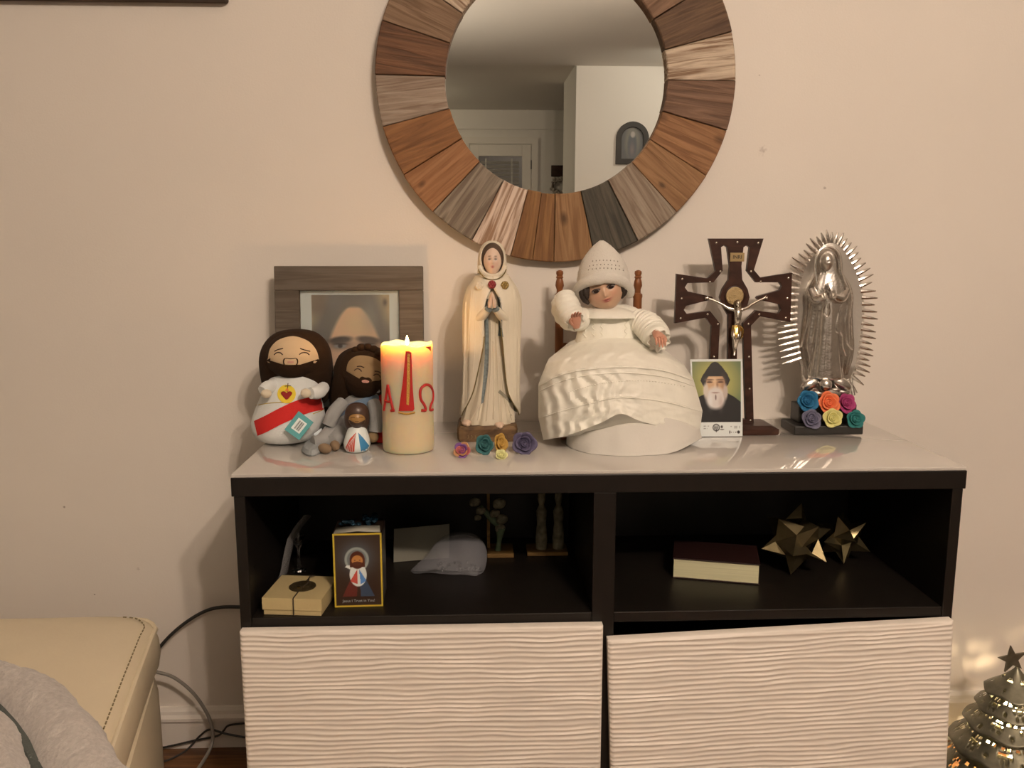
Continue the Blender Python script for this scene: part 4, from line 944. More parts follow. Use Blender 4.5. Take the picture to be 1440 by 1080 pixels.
# arms
def sleeve(pts, r, name='sleeve', kn=True):
    mb = MB(); P_ = [Vector(q) for q in crv([tuple(at(x, y, Y)) for x, y, Y in pts], 26)]
    rs = [float(q[0]) for q in crv([(x,) for x in r], 26)]
    rs = [q*(1+.05*math.sin(i*1.7)) for i, q in enumerate(rs)]
    return mk(name, mb.tube(P_, rs, 24), satin, dl)
sleeve([(818, 448, .235), (802, 446, .215), (792, 432, .205), (795, 416, .20)], [.022, .024, .022, .017])
sleeve([(795, 414, .20), (797, 428, .188), (803, 442, .176), (809, 449, .168)], [.016, .022, .021, .013])
sleeve([(893, 448, .235), (910, 458, .215), (922, 470, .19)], [.020, .026, .025]); sleeve([(916, 464, .20), (923, 473, .185), (926, 478, .172)], [.026, .025, .017])
def ruffle(px, py, Y, d, r, n=9):
    z = Vector(d).normalized(); x = z.cross(Vector((0, 0, 1))).normalized(); y = z.cross(x); c = at(px, py, Y); R = []
    for s, t in ((.7, -.004), (.95, 0), (1.15, .005), (1.2, .008)):
        R.append([c+z*t*1.0+(x*math.cos(a)+y*math.sin(a))*(r*s*(1+.10*math.sin(n*a)*s)) for a in np.linspace(0, 2*PI, 54, endpoint=False)])
    return mk('cuff', MB().rings(R, cap=False), lace, dl, solid=.0008)
ruffle(807, 450, .170, (.1, -1, -.05), .0135); ruffle(925, 477, .172, (.1, -1, -.3), .0165)
skd2 = M('doll_skin', (196, 126, 92), rough=.35)
mk('hand', hand(at(810, 450, .148), (-.12, -.40, .85), (-.2, .85, .40), .042, side=1, curl=.35), skd2, dl)
mk('hand', hand(at(926, 472, .150), (.12, -.80, -.28), (.05, -.35, 1), .044, side=-1, curl=.45), skd2, dl)
# head
kd = kk(850, 405, .225); rotd = Matrix.Rotation(math.radians(-19), 3, 'Y') @ Matrix.Rotation(math.radians(6), 3, 'X') @ Matrix.Rotation(math.radians(-8), 3, 'Z')
dh = at(848.5, 404.5, .228)
hm, hcx = head_mesh(dh, 29.5/kd, .036, 32/kd, rotd, (200, 144, 104), (170, 80, 62), (70, 44, 30), n=110, m=84, blush=.7, eyes=False)
mk('head', hm, MV('painted_doll', .3), dl, paint=hcx)
for s in (-1, 1):
    e0 = Vector((s*.36*29.5/kd, -.0330, .10*30.5/kd))
    ec = dh+rotd @ e0
    eye = mk('eye', MB().ell(ec, (.0072, .0036, .0036), rot=rotd, n=18, m=12), M('eye_white', (150, 122, 102), rough=.15), dl)
    ic = dh+rotd @ (e0+Vector((0, -.0025, 0))); mk('iris', MB().ell(ic, (.0050, .0016, .0034), rot=rotd, n=14, m=8), M('iris_brown', (42, 24, 16), rough=.1), eye)
    mk('eyelid', MB().tube([dh+rotd @ (e0+Vector((.0078*math.cos(a), -.0022, .0010+.0034*math.sin(a)))) for a in np.linspace(0, PI, 10)], .0009, 6), M('lash', (48, 30, 22)), dl)
dkh = M('doll_hair', (46, 30, 20), rough=.6, bump=.6, bscale=300)
for pts in ([(822, 398, .215), (819, 410, .212), (822, 421, .212), (828, 427, .214)], [(826, 398, .21), (824, 410, .206), (826, 420, .207)], [(873, 396, .22), (877, 405, .215), (877, 412, .216), (873, 419, .218)], [(870, 394, .212), (874, 402, .208), (875, 410, .21)]):
    mk('hair_lock', MB().tube([at(*q) for q in pts], [.004, .007, .006, .003], 10, smooth=12), dkh, dl)
# knitted hat, tilted with the head
hat = vloft(.235, [(846, 338, 2.5, .004), (846.5, 341, 7, .010), (847, 347, 14, .019), (847.5, 356, 22, .028), (848, 368, 30, .037), (848.5, 380, 34.5, .042), (849, 392, 37, .044), (849, 402, 37.5, .044, .012)], n=64, m=34, fold=lambda th, t: .012*math.sin(26*th)+.008*math.sin(60*t))
mk('hat', hat, knit, dl)
br = []
for a in np.linspace(0, 2*PI, 44, endpoint=False):
    x = 848.5+36.5*math.cos(a); s = math.sin(a)
    y = 402-10*max(0, s)**.9+12*max(0, 1-abs(s))**1.5*1.0+ (2 if math.cos(a) < 0 else 0)
    br.append(at(x, y-1, .235-.047*s))
br.append(br[0]); mk('hat_brim', MB().tube(br, .0095, 16, cap=False), knit, dl)
hsf = Surf(hat)
for row, (y0, n_, sp) in enumerate(((372, 9, 5.2), (366, 8, 5.0), (377, 10, 5.4))):
    for i in range(n_):
        x = 850+(i-(n_-1)/2)*sp+row; mk('eyelet', MB().ell(hsf.hit(x, y0+.012*(x-850)**2*.4, .0001), (.0011, .0006, .0014), n=8, m=5), M('eyelet_shadow', (140, 116, 94), rough=.9), dl)

# ------------------------------------------------------------------ standing crucifix
YX = .285; k4 = .28708
def Z4(x, y): return (940+x*k4, 320+y*k4)
def xz(pts, Y): return [(lambda v: (v.x, v.z))(at(*Z4(x, y), Y)) for x, y in pts]
cr = root('crucifix', 'dark wooden openwork cross with silver studs and metal figure', 'crucifix', (at(1036, 610, YX).x, YX, T))
mah = wood('mahogany', (64, 34, 22), (46, 24, 15), rough=.35, sx=20, sy=40, bump=.03)
outer = [(200, 55), (465, 55), (418, 208), (450, 246), (605, 222), (597, 462), (448, 434), (404, 480), (418, 980), (190, 980), (213, 480), (184, 440), (33, 468), (42, 228), (192, 250), (233, 212)]
holeL = [(262, 96), (274, 90), (285, 97), (298, 190), (292, 255), (262, 300), (249, 342), (262, 385), (290, 430), (286, 940), (236, 940), (256, 470), (205, 405), (90, 420), (79, 403), (88, 387), (214, 356), (222, 345), (214, 335), (96, 309), (84, 293), (94, 276), (222, 272), (270, 212)]
holeR = [(395, 96), (384, 90), (372, 97), (362, 190), (366, 255), (392, 300), (402, 342), (390, 385), (352, 430), (340, 500), (340, 940), (376, 940), (362, 470), (428, 402), (540, 418), (548, 402), (542, 380), (438, 356), (428, 345), (438, 332), (546, 302), (553, 286), (545, 272), (428, 272), (382, 212)]
def grow(P, d):
    a = sum(P[i][0]*P[(i+1) % len(P)][1]-P[(i+1) % len(P)][0]*P[i][1] for i in range(len(P))); s = 1 if a > 0 else -1; out = []
    for i, p in enumerate(P):
        t = np.array(P[(i+1) % len(P)], float)-np.array(P[i-1], float); t /= np.linalg.norm(t); out.append((p[0]+s*t[1]*d, p[1]-s*t[0]*d))
    return out
hl_ = xz(grow(holeL, 5), YX); hr_ = xz(grow(holeR, 5), YX)
shape2d('cross', xz(outer, YX), [hl_, hr_], YX, YX+.011, mah, cr, bev=.0005)
sv = M('stud_silver', (.75, .70, .62), raw=True, rough=.22, metal=1); bras = M('brass', (.55, .40, .18), raw=True, rough=.3, metal=1)
for x, y in ((235, 75), (338, 72), (440, 75), (255, 215), (405, 215), (203, 267), (452, 265), (68, 252), (588, 247), (65, 348), (582, 346), (60, 445), (575, 442), (192, 425), (445, 425), (243, 473), (392, 472), (223, 633), (395, 633), (215, 790), (398, 790), (210, 945), (402, 945)):
    mk('stud', MB().ell(at(*Z4(x, y), YX), (.0024, .0016, .0024), n=12, m=8), sv, cr)
mk('boss', MB().lathe([(.0205, 0), (.0205, .0035), (.019, .0045)], n=40, mat=Matrix.Translation(at(*Z4(325, 337), YX+.001)) @ Matrix.Rotation(PI/2, 4, 'X')), mah, cr)
mc = at(*Z4(325, 335), YX-.0035)
medal = mk('medal', MB().lathe([(.0172, 0), (.0172, .001), (.0160, .0016), (.0158, .0010), (.0125, .0010), (.0122, .0014), (.0119, .0010), (.0003, .0010)], n=40, mat=Matrix.Translation(mc) @ Matrix.Rotation(PI/2, 4, 'X')), M('medal_bronze', (.42, .32, .17), raw=True, rough=.38, metal=1, bump=.6, bscale=500), cr)
mk('medal_cross', MB().box(mc+Vector((-.0012, -.0016, -.009)), mc+Vector((.0012, -.0008, .009))).box(mc+Vector((-.009, -.0016, -.0012)), mc+Vector((.009, -.0008, .0012))), MATS['medal_bronze'], medal, smooth=False)
pl = at(*Z4(337, 145), YX-.0015); hw = 35*k4/kk(1036, 360, YX); hh = 21*k4/kk(1036, 360, YX)
plq = mk('title_plaque', MB().box((pl.x-hw, YX-.002, pl.z-hh), (pl.x+hw, YX, pl.z+hh), .0004), M('plaque_gold', (.5, .38, .2), raw=True, rough=.35, metal=1), cr, smooth=False)
mk('lettering', text_mb('INRI', .0095, Matrix.Translation((pl.x, YX-.0022, pl.z)) @ Matrix.Rotation(PI/2, 4, 'X')), M('ink', (30, 22, 16)), plq, smooth=False)
# the figure: one continuous skin
fy = YX-.010
def q4(x, y, d=0): return at(*Z4(x, y), fy+d)
mb = MB()
mb.tube([q4(340, 392, .002), q4(340, 415), q4(338, 445, -.002), q4(335, 470), q4(333, 492)], [.0052, .0078, .0068, .0056, .0062], 14, smooth=14)
for s, (hx, hy) in ((-1, (192, 346)), (1, (472, 345))):
    ex, ey = (262, 376) if s < 0 else (405, 378); shx = 322 if s < 0 else 358
    mb.tube([q4(shx, 402, .001), q4((shx+ex)/2, 394, .002), q4(ex, ey, .004), q4((ex+hx)/2, (ey+hy)/2-2, .006), q4(hx, hy, .007)], [.0040, .0034, .0028, .0026, .0021], 10, smooth=16)
    h = q4(hx, hy, .006); mb.ell(h, (.0033, .0018, .0026), n=10, m=6)
    for f in range(4): mb.tube([h, h+Vector((s*.0055, -.001, .0022-.0016*f))], [.0010, .0007], 6)
    mb.tube([h, h+Vector((s*.002, -.001, .005))], [.0010, .0007], 6)
mb.tube([q4(326, 488), q4(319, 525, -.006), q4(322, 545, -.007), q4(322, 580, -.001), q4(322, 606, .002), q4(320, 628, -.001)], [.0052, .0046, .0040, .0034, .0024, .0022], 10, smooth=16)
mb.tube([q4(342, 488), q4(340, 525, -.006), q4(338, 545, -.007), q4(330, 580, -.002), q4(324, 606, -.001), q4(322, 628, -.004)], [.0052, .0046, .0040, .0034, .0024, .0022], 10, smooth=16)
hd_ = q4(340, 372, -.003)
mb.tube([q4(340, 395), q4(340, 380, -.001)], .0028, 8); mb.ell(hd_, (.0044, .0048, .0060), rot=Matrix.Rotation(.15, 3, 'Y'), n=14, m=10)
mb.ell(hd_+Vector((0, -.0046, -.0005)), (.0009, .0012, .0016), n=8, m=6); mb.ell(hd_+Vector((.0002, -.0025, -.0055)), (.0022, .0020, .0026), n=8, m=6)
corp = mk('corpus', mb, sv, cr); remesh(corp, .0007, 2)
hrm = MB().ell(hd_+Vector((0, .002, .001)), (.0058, .0046, .0066), n=14, m=10)
for s in (-1, 1): hrm.tube([hd_+Vector((s*.004, 0, .002)), hd_+Vector((s*.0055, .001, -.004)), hd_+Vector((s*.004, -.001, -.011))], [.002, .0022, .0012], 8, smooth=8)
mk('hair', hrm, M('dark_silver', (.28, .22, .15), raw=True, rough=.35, metal=1), corp)
lcl = vloft(fy-.001, [(1035.5, 457, 5.6, .0062), (1035.5, 461, 6.6, .0072), (1035, 466, 6.4, .0074, -.002), (1034, 472, 5.6, .0066, -.004), (1034, 474.5, 4.6, .0054, -.004)], n=28, m=14, fold=lambda th, t: .05*math.sin(9*th+3*t))
lcl.tube([q4(352, 486, -.002), q4(362, 500, -.002), q4(360, 530, -.001), q4(352, 545, 0)], [.0022, .003, .0022, .001], 8, smooth=10)
mk('loincloth', lcl, M('gilt', (.75, .52, .18), raw=True, rough=.25, metal=1), corp)
# foot of the cross
b0 = atz(985, 613, T); b1 = atz(1093, 611, T); yb0, yb1 = b0.y-.002, b0.y+.085
zt_ = T+.014
def brd(z, ins, kx): return [Vector((b0.x+ins, yb0+ins*kx, z)), Vector((b1.x-ins, yb0+ins*kx, z)), Vector((b1.x-ins, yb1-ins*kx, z)), Vector((b0.x+ins, yb1-ins*kx, z))]
mk('foot', MB().rings([brd(T+.0005, .001, 1), brd(T+.004, 0, 1), brd(zt_-.002, 0, 1), brd(zt_+.003, .012, .9)]), mah, cr, smooth=False)
cz = at(*Z4(300, 980), YX).z
mk('tenon', MB().box((at(*Z4(225, 960), YX).x, YX+.001, T+.012), (at(*Z4(395, 960), YX).x, YX+.010, max(cz+.006, T+.02))), mah, cr, smooth=False)

# ------------------------------------------------------------------ monk card
c0, c1 = atz(973, 616.5, T), atz(1044.5, 615.5, T); yb = .236; yt = .262
ct0, ct1 = at(970.5, 505.5, yt), at(1044, 505, yt)
bl = Vector((at(974, 616, yb).x, yb, T+.0008)); br_ = Vector((at(1044, 616, yb).x, yb, T+.0008))
cdz = root('portrait_card', 'white-bordered card printed with a hooded white-bearded monk', 'card', ((bl.x+br_.x)/2, yb, T))
th_ = Vector((0, .0012, 0))
mk('card_stock', MB().rings([[bl, br_, ct1, ct0], [p+th_ for p in (bl, br_, ct1, ct0)]]), M('card_white', (208, 188, 164), rough=.4), cdz, smooth=False)
def monk(u, v):
    # whole card, v up
    c = np.zeros(u.shape+(3,))+np.array((212, 192, 168.))
    x = (u-.035)/.93; y = (v-.185)/.785; inp = ((x > 0) & (x < 1) & (y > 0) & (y < 1)).astype(float)
    p = np.zeros(u.shape+(3,))+np.array((106, 104, 62.))
    d = np.sqrt(((x-.47)/.42)**2+((y-.66)/.36)**2); p = mixc(p, np.clip(1.45-d, 0, 1)*.95, (184, 154, 78)); p = mixc(p, np.clip((d-1.2)*2, 0, 1)*.6, (96, 102, 70))
    p = mixc(p, pM(x, y, [(-.1, -.1), (1.1, -.1), (1.1, .26), (.99, .34), (.86, .42), (.72, .48), (.28, .48), (.12, .42), (0, .36), (-.1, .3)]), (34, 28, 24))
    p = mixc(p, pM(x, y, [(.47, 1.0), (.40, .98), (.30, .88), (.20, .76), (.16, .69), (.20, .62), (.27, .54), (.66, .54), (.74, .62), (.78, .70), (.72, .80), (.62, .91), (.54, .98)]), (42, 35, 31))
    p = mixc(p, eM(x, y, .475, .62, .20, .20, .12)*(y < .755), (196, 142, 98))
    p = mixc(p, gM(x, y, .40, .70, .12, .04)*.7, (222, 176, 128)); p = mixc(p, gM(x, y, .64, .62, .06, .14)*.6, (140, 92, 62))
    for ex in (.35, .58): p = mixc(p, eM(x, y, ex, .662, .062, .016, .6), (96, 62, 44)); p = mixc(p, eM(x, y, ex, .70, .085, .014, .8), (120, 84, 62))
    p = mixc(p, gM(x, y, .51, .60, .022, .07)*.75, (128, 80, 56)); p = mixc(p, gM(x, y, .465, .60, .025, .07)*.6, (226, 180, 136))
    p = mixc(p, eM(x, y, .47, .40, .205, .185, .35), (206, 176, 152)); p = mixc(p, eM(x, y, .27, .52, .055, .12, .6), (200, 168, 140)); p = mixc(p, eM(x, y, .68, .50, .05, .12, .6), (180, 146, 122))
    p = mixc(p, gM(x, y, .36, .36, .05, .12)*.6, (224, 200, 178)); p = mixc(p, gM(x, y, .58, .32, .05, .12)*.5, (176, 136, 116))
    p = mixc(p, eM(x, y, .47, .487, .075, .012, .9)*.7, (140, 96, 80)); p = mixc(p, eM(x, y, .475, .41, .014, .045, .6)*.85, (92, 62, 52))
    out = mixc(c, inp, (0, 0, 0))+p*inp[..., None]
    # printer's marks along the foot
    out = mixc(out, eM(u, v, .475, .115, .072, .048, .2)-eM(u, v, .475, .115, .055, .036, .2)*.9, (50, 42, 38))
    for k in range(5): out = mixc(out, eM(u, v, .44+.018*k, .113, .005, .032, .6), (60, 50, 44))
    out = mixc(out, eM(u, v, .475, .075, .012, .02, .6), (50, 42, 38)); out = mixc(out, eM(u, v, .585, .125, .022, .018, .4), (60, 50, 44)); out = mixc(out, eM(u, v, .59, .09, .04, .008, .6), (90, 78, 68))
    out = mixc(out, eM(u, v, .92, .055, .028, .02, .3), (36, 28, 24)); out = mixc(out, eM(u, v, .745, .055, .010, .022, .4), (40, 32, 28))
    rb = np.random.RandomState(2).rand(80)
    tl = ((v > .048) & (v < .062) & (u > .77) & (u < .88) & (rb[(u*80).astype(int) % 80] > .4)).astype(float); out = mixc(out, tl*.8, (70, 60, 52))
    for y0, x0, x1 in ((.135, .22, .34), (.105, .22, .30), (.13, .76, .95), (.11, .82, .95)): out = mixc(out, ((abs(v-y0) < .006) & (u > x0) & (u < x1) & (rb[(u*70).astype(int) % 80] > .35)).astype(float)*.55, (96, 84, 74))
    return out
f_ = Vector((0, -.0003, 0)); picture('print', [p+f_ for p in (bl, br_, ct1, ct0)], 110, 160, monk, MV('print_gloss', .3), cdz)

# ------------------------------------------------------------------ silver statue with rays
YG = .315; kG = .27778
def Z5(x, y): return (1050+x*kG, 320+y*kG)
gd = root('silver_statue', 'polished silver praying figure ringed by pointed rays on black base', 'statue', (at(1165, 600, .29).x, .285, T))
slv = M('cast_silver', (.76, .73, .69), raw=True, rough=.27, metal=1, bump=.35, bscale=120, var=.12, vscale=60)
lead = M('dull_silver', (.72, .69, .64), raw=True, rough=.36, metal=1, bump=.2, bscale=200)
PO = [(425, 62), (480, 85), (530, 150), (568, 235), (590, 330), (595, 430), (588, 530), (575, 620), (560, 700), (525, 775), (400, 840), (300, 770), (268, 700), (250, 610), (240, 520), (238, 430), (245, 330), (268, 235), (310, 150), (365, 85)]
po = crv(PO, 800, True)
R = []
for kf_, dy in ((1.0, .004), (1.0, .0), (.97, -.002), (.80, .0), (.4, .001), (.02, .001)):
    c = np.array((416, 440.)); R.append([at(*Z5(*(c+(np.array(p)-c)*kf_)), YG+dy) for p in po[::8]])
plate = MB().rings(R); mk('mandorla', plate, lead, gd)
# rays
rays = []
def ray(a, r0=None):
    # outward from the outline at angle a about the centre
    c = np.array((416, 430.)); d = np.array((math.cos(a), -math.sin(a)))
    best = max(po, key=lambda p: np.dot((np.array(p)-c)/np.linalg.norm(np.array(p)-c), d)); return np.array(best), d
NR = 54
for i in range(NR):
    t = i/(NR-1); s = t  # walk along the outline from lower left over the top to lower right
    idx = 496+(s*(800-496+376)); j = int(idx) % 800; p = np.array(po[j]); n_ = np.array(po[(j+6) % 800])-np.array(po[(j-6) % 800]); n_ = np.array((n_[1], -n_[0])); n_ /= np.linalg.norm(n_)
    # rays near the sides lean downward a little, as in the casting
    d = n_*.9+np.array((0, -.12 if p[1] < 300 else .10)); d /= np.linalg.norm(d)
    L = 62+10*math.sin(i*2.1) if p[1] > 180 else 46+8*math.sin(i*2)
    if p[1] > 470 and p[0] < 416: L = 84
    q0 = p-d*14; q1 = p+d*L; w0 = np.array((-d[1], d[0]))
    mk('ray', MB().tube([at(*Z5(*q0), YG+.0005), at(*Z5(*(q0*.45+q1*.55)), YG-.0010), at(*Z5(*q1), YG)], [.0046, .0034, .0012], 8, smooth=7), slv, gd)
# relief figure
def gf(th, t): return (.05*(abs(math.sin(7*th+.8*math.sin(6*t)))**.6-.55)+.015*math.sin(23*th))*min(1, max(0, t-.2)*2.2)
fig = vloft(YG-.002, [(1164, 346, 6, .006), (1164, 349, 12, .012), (1164, 357, 18, .018), (1164, 370, 20, .021), (1164.5, 383, 20, .022), (1165, 392, 25, .024), (1165, 404, 31, .027), (1165, 420, 33.5, .029), (1164, 440, 33, .029), (1163, 462, 35, .028), (1162.5, 485, 37, .027), (1163, 500, 35, .026), (1163, 512, 32, .025), (1163, 526, 28, .022)], n=90, m=56, fold=gf)
mk('cloak', fig, slv, gd)
gwn = vloft(YG-.016, [(1164, 408, 13, .016), (1164, 425, 15, .018), (1163, 445, 16, .019), (1162, 475, 18, .019), (1161, 505, 21, .019), (1161, 528, 24, .019), (1161, 533, 22, .017)], n=70, m=30, fold=lambda th, t: .09*(abs(math.sin(5*th+.5))**.6-.55)*min(1, t*2))
mk('gown', gwn, slv, gd)
fsf2 = Surf(fig, gwn)
hm2, _c = head_mesh(at(1162.5, 368, YG-.026), .0128, .0125, .0175, Matrix.Rotation(math.radians(8), 3, 'X') @ Matrix.Rotation(math.radians(-24), 3, 'Z') @ Matrix.Rotation(math.radians(-8), 3, 'Y'), (160, 160, 160), (160, 160, 160), (160, 160, 160), eyes=False, n=60, m=44)
mk('face', hm2, lead, gd)
mk('veil_edge', MB().tube([at(x, y, YG-.022-d) for x, y, d in ((1149, 398, .006), (1147, 382, .003), (1147, 366, .002), (1152, 353, .003), (1163, 347, .003), (1174, 352, .003), (1179, 364, .002), (1181, 380, .003), (1186, 398, .004))], .0026, 8, smooth=36), slv, gd)
for s in (-1, 1):
    mk('hand', hand(at(1164.5+s*2.6, 411, YG-.047), (-.15-.03*s, -.1, 1), (s, -.25, 0), .030, side=1 if s > 0 else -1, curl=.06), slv, gd)
    mk('sleeve', MB().tube([at(1165+s*25, 408, YG-.018), at(1165+s*18, 420, YG-.03), at(1165+s*7, 417, YG-.044)], [.009, .0095, .007], 14, smooth=12), slv, gd)
mk('sash_bow', MB().tube([at(1164, 424, YG-.042), at(1159, 432, YG-.040), at(1158, 441, YG-.038), at(1163, 445, YG-.038), at(1167, 438, YG-.040), at(1166, 426, YG-.041)], .0016, 8, smooth=26), slv, gd)
for s, xs in ((-1, [(1149, 398), (1140, 425), (1136, 455), (1129, 480), (1126, 488)]), (1, [(1186, 398), (1192, 425), (1188, 455), (1191, 480), (1198, 492)]), (1, [(1179, 440), (1176, 465), (1184, 470), (1186, 488), (1190, 500)]), (-1, [(1150, 440), (1147, 465), (1143, 490), (1140, 510)])):
    mk('fold', stroke(xs, fsf2, .0022, n=30, off=.0002, Y=YG-.02), slv, gd)
# crescent and angel under her feet
mk('crescent', MB().tube([at(x, y, YG-.016) for x, y in ((1128, 528), (1136, 541), (1150, 549), (1166, 550), (1182, 546), (1194, 536))], [.002, .005, .007, .007, .005, .002], 12, smooth=24), slv, gd)
for s in (-1, 1): mk('wing', MB().ell(at(1162+s*22, 540, YG-.020), (.022, .009, .012), rot=Matrix.Rotation(s*.5, 3, 'Y'), n=20, m=12), slv, gd)
mk('angel_head', MB().ell(at(1161, 541, YG-.034), (.0125, .011, .013), n=20, m=14), slv, gd)
mk('cloud', MB().ell(at(1160, 553, YG-.014), (.034, .014, .012), n=24, m=14).ell(at(1139, 549, YG-.012), (.014, .011, .012), n=16, m=10).ell(at(1185, 551, YG-.012), (.016, .011, .012), n=16, m=10), slv, gd)
mk('strut', MB().tube([at(*Z5(280, 690), YG), at(*Z5(285, 760), YG), at(*Z5(300, 830), YG-.006)], [.004, .003, .004], 8, smooth=8).tube([at(*Z5(550, 700), YG), at(*Z5(530, 770), YG), at(*Z5(540, 850), YG-.006)], [.004, .003, .004], 8, smooth=8), slv, gd)
# stepped black base
g0, g1 = atz(1118, 612, T), atz(1218, 613.5, T)
blkp = M('black_wood', (40, 33, 26), rough=.45, bump=.1, bscale=200)
bx0, bx1, by0, by1 = g0.x-.002, g1.x, g0.y-.002, g0.y+.075
mk('base', MB().box((bx0, by0, T+.0005), (bx1, by1, T+.018), .0025), blkp, gd, smooth=False)
ux0, ux1 = at(1122, 580, by0+.035).x, at(1203, 580, by0+.035).x; uz = at(1160, 569, by0+.03).z
mk('step', MB().box((ux0, by0+.030, T+.018), (ux1, by1-.002, max(uz, T+.03)), .002), blkp, gd, smooth=False)
G2 = 'clay roses on the base of the silver statue'
def put(px, py, rp, Y, col, label):
    c = at(px, py, Y); r = rp/kk(px, py, Y); return rose(label, c, r, col, (random.uniform(-.15, .15), -1, .28), G2, twist=random.random()*6)
put(1135, 563.5, 14.5, by0+.022, (28, 86, 106), 'blue clay rose in the upper row under the silver statue')
put(1165, 566, 15.5, by0+.020, (222, 104, 56), 'bright orange clay rose in the upper row under the silver statue')
put(1190, 566.5, 13.5, by0+.023, (156, 46, 80), 'magenta clay rose in the upper row under the silver statue')
put(1141, 589, 13.5, by0+.003, (98, 84, 90), 'dusty violet clay rose on the front of the black base')
put(1171, 587.5, 13, by0+.003, (208, 178, 102), 'pale yellow clay rose on the front of the black base')
put(1203, 589.5, 12.5, by0+.003, (38, 98, 84), 'green-teal clay rose at the right corner of the black base')

# ------------------------------------------------------------------ things on the left shelf
kraft = M('kraft', (184, 146, 92), rough=.8, bump=.15, bscale=200)
A = atz(369, 865, SH); B = atz(453, 867.5, SH); ang = math.atan2(B.y-A.y, B.x-A.x); wb = (B-A).length
gb = root('gift_box', 'small tan lidded gift box tied with dark cord and round medallion', 'box', ((A.x+B.x)/2, A.y+.05, SH))
GM = Matrix.Translation((A.x, A.y, SH+.0004)) @ Matrix.Rotation(ang, 4, 'Z')
dp = .098
mk('box_body', MB().box((.002, .002, 0), (wb-.002, dp-.002, .012), .0006, GM), kraft, gb, smooth=False)
mk('lid', MB().box((0, 0, .009), (wb, dp, .030), .0008, GM), kraft, gb, smooth=False)
crd = M('cord_dark', (52, 36, 22), rough=.8)
mk('cord', MB().tube([GM @ Vector(v) for v in ((wb*.53, -.001, .001), (wb*.53, -.001, .030), (wb*.53, .001, .031), (wb*.53, dp*.5, .0312), (wb*.53, dp, .031), (wb*.53, dp+.001, .0))], .0011, 6), crd, gb)
mk('cord_bow', MB().tube([GM @ Vector(v) for v in ((wb*.55, dp*.42, .033), (wb*.60, dp*.6, .034), (wb*.56, dp*.8, .036), (wb*.62, dp*.92, .034))], .0010, 6, smooth=16), crd, gb)
md_ = mk('medallion', MB().lathe([(.0225, 0), (.0225, .0016), (.021, .0022), (.019, .0018), (.013, .0018), (.012, .0024), (.0003, .0020)], n=36, mat=GM @ Matrix.Translation((wb*.53, dp*.5, .0304))), M('medallion_bronze', (78, 58, 32), rough=.45, metal=.5, bump=.8, bscale=500), gb)
mk('medallion_bead', MB().ell(GM @ Vector((wb*.50, dp*.40, .0335)), (.003, .003, .0015), n=10, m=6), M('bead_gold', (.8, .6, .25), raw=True, rough=.2, metal=1), md_)
# printed box
A = atz(471, 854.5, SH); B = atz(539, 852.5, SH); wb = (B-A).length; ang = math.atan2(B.y-A.y, B.x-A.x); hb = at(470, 751, A.y).z-SH
pb = root('picture_box', 'black carton with gold border and printed haloed child figure', 'box', ((A.x+B.x)/2, A.y+.03, SH))
BM = Matrix.Translation((A.x, A.y, SH+.0004)) @ Matrix.Rotation(ang, 4, 'Z'); bd_ = .075
card = M('carton_dark', (44, 28, 18), rough=.35)
mk('carton', MB().box((0, 0, 0), (wb, bd_, hb), .0006, BM), card, pb, smooth=False)
def boxart(u, v):
    c = np.zeros(u.shape+(3,))+np.array((54, 32, 20.)); x = u; y = v*1.5     # aspect
    edge = ((u < .035) | (u > .965) | (v < .022) | (v > .978)).astype(float)
    c = mixc(c, gM(x, y, .48, 1.02, .36, .34)*.85, (92, 96, 92))
    c = mixc(c, eM(x, y, .48, .97, .25, .25, .08), (148, 138, 118)); c = mixc(c, eM(x, y, .48, .97, .20, .20, .1), (108, 102, 90))
    c = mixc(c, pM(x, y, [(.50, .62), (.36, .60), (.17, .22), (.46, .22)])*.55, (130, 40, 30)); c = mixc(c, pM(x, y, [(.52, .62), (.64, .60), (.83, .22), (.55, .22)])*.55, (60, 86, 110))
    c = mixc(c, eM(x, y, .50, .66, .175, .24, .06), (216, 196, 170)); c = mixc(c, pM(x, y, [(.38, .86), (.27, .86), (.24, .82), (.34, .78)]), (216, 196, 170))
    c = mixc(c, pM(x, y, [(.49, .78), (.48, .47), (.33, .53)])*eM(x, y, .50, .66, .175, .24, .06), (190, 70, 52)); c = mixc(c, pM(x, y, [(.52, .78), (.55, .47), (.67, .53)])*eM(x, y, .50, .66, .175, .24, .06), (90, 122, 156))
    c = mixc(c, eM(x, y, .49, .96, .155, .18, .06), (78, 34, 20)); c = mixc(c, pM(x, y, [(.335, .95), (.645, .95), (.645, .82), (.335, .82)]), (78, 34, 20))
    c = mixc(c, eM(x, y, .49, .95, .115, .105, .08), (180, 110, 52)); c = mixc(c, eM(x, y, .49, .885, .105, .045, .1), (90, 42, 24))
    for ex in (.44, .54): c = mixc(c, eM(x, y, ex, .955, .022, .006, .6), (70, 34, 20))
    return mixc(c, edge, (196, 150, 44))
pf = picture('front_print', [BM @ Vector(v) for v in ((0, -.0004, 0), (wb, -.0004, 0), (wb, -.0004, hb), (0, -.0004, hb))], 100, 150, boxart, MV('print_gloss', .3), pb)
mk('lettering', text_mb('Jesus I Trust in You!', .0066, BM @ Matrix.Translation((wb*.5, -.0008, hb*.085)) @ Matrix.Rotation(PI/2, 4, 'X'), .0001), M('print_silver', (170, 156, 136)), pf, smooth=False)
mk('side_print', MB().box((wb, .012, .012), (wb+.0004, bd_-.012, hb-.012), 0, BM), M('side_print', (78, 66, 54), rough=.35, var=.6, vscale=60), pb, smooth=False)
fl_ = MB()
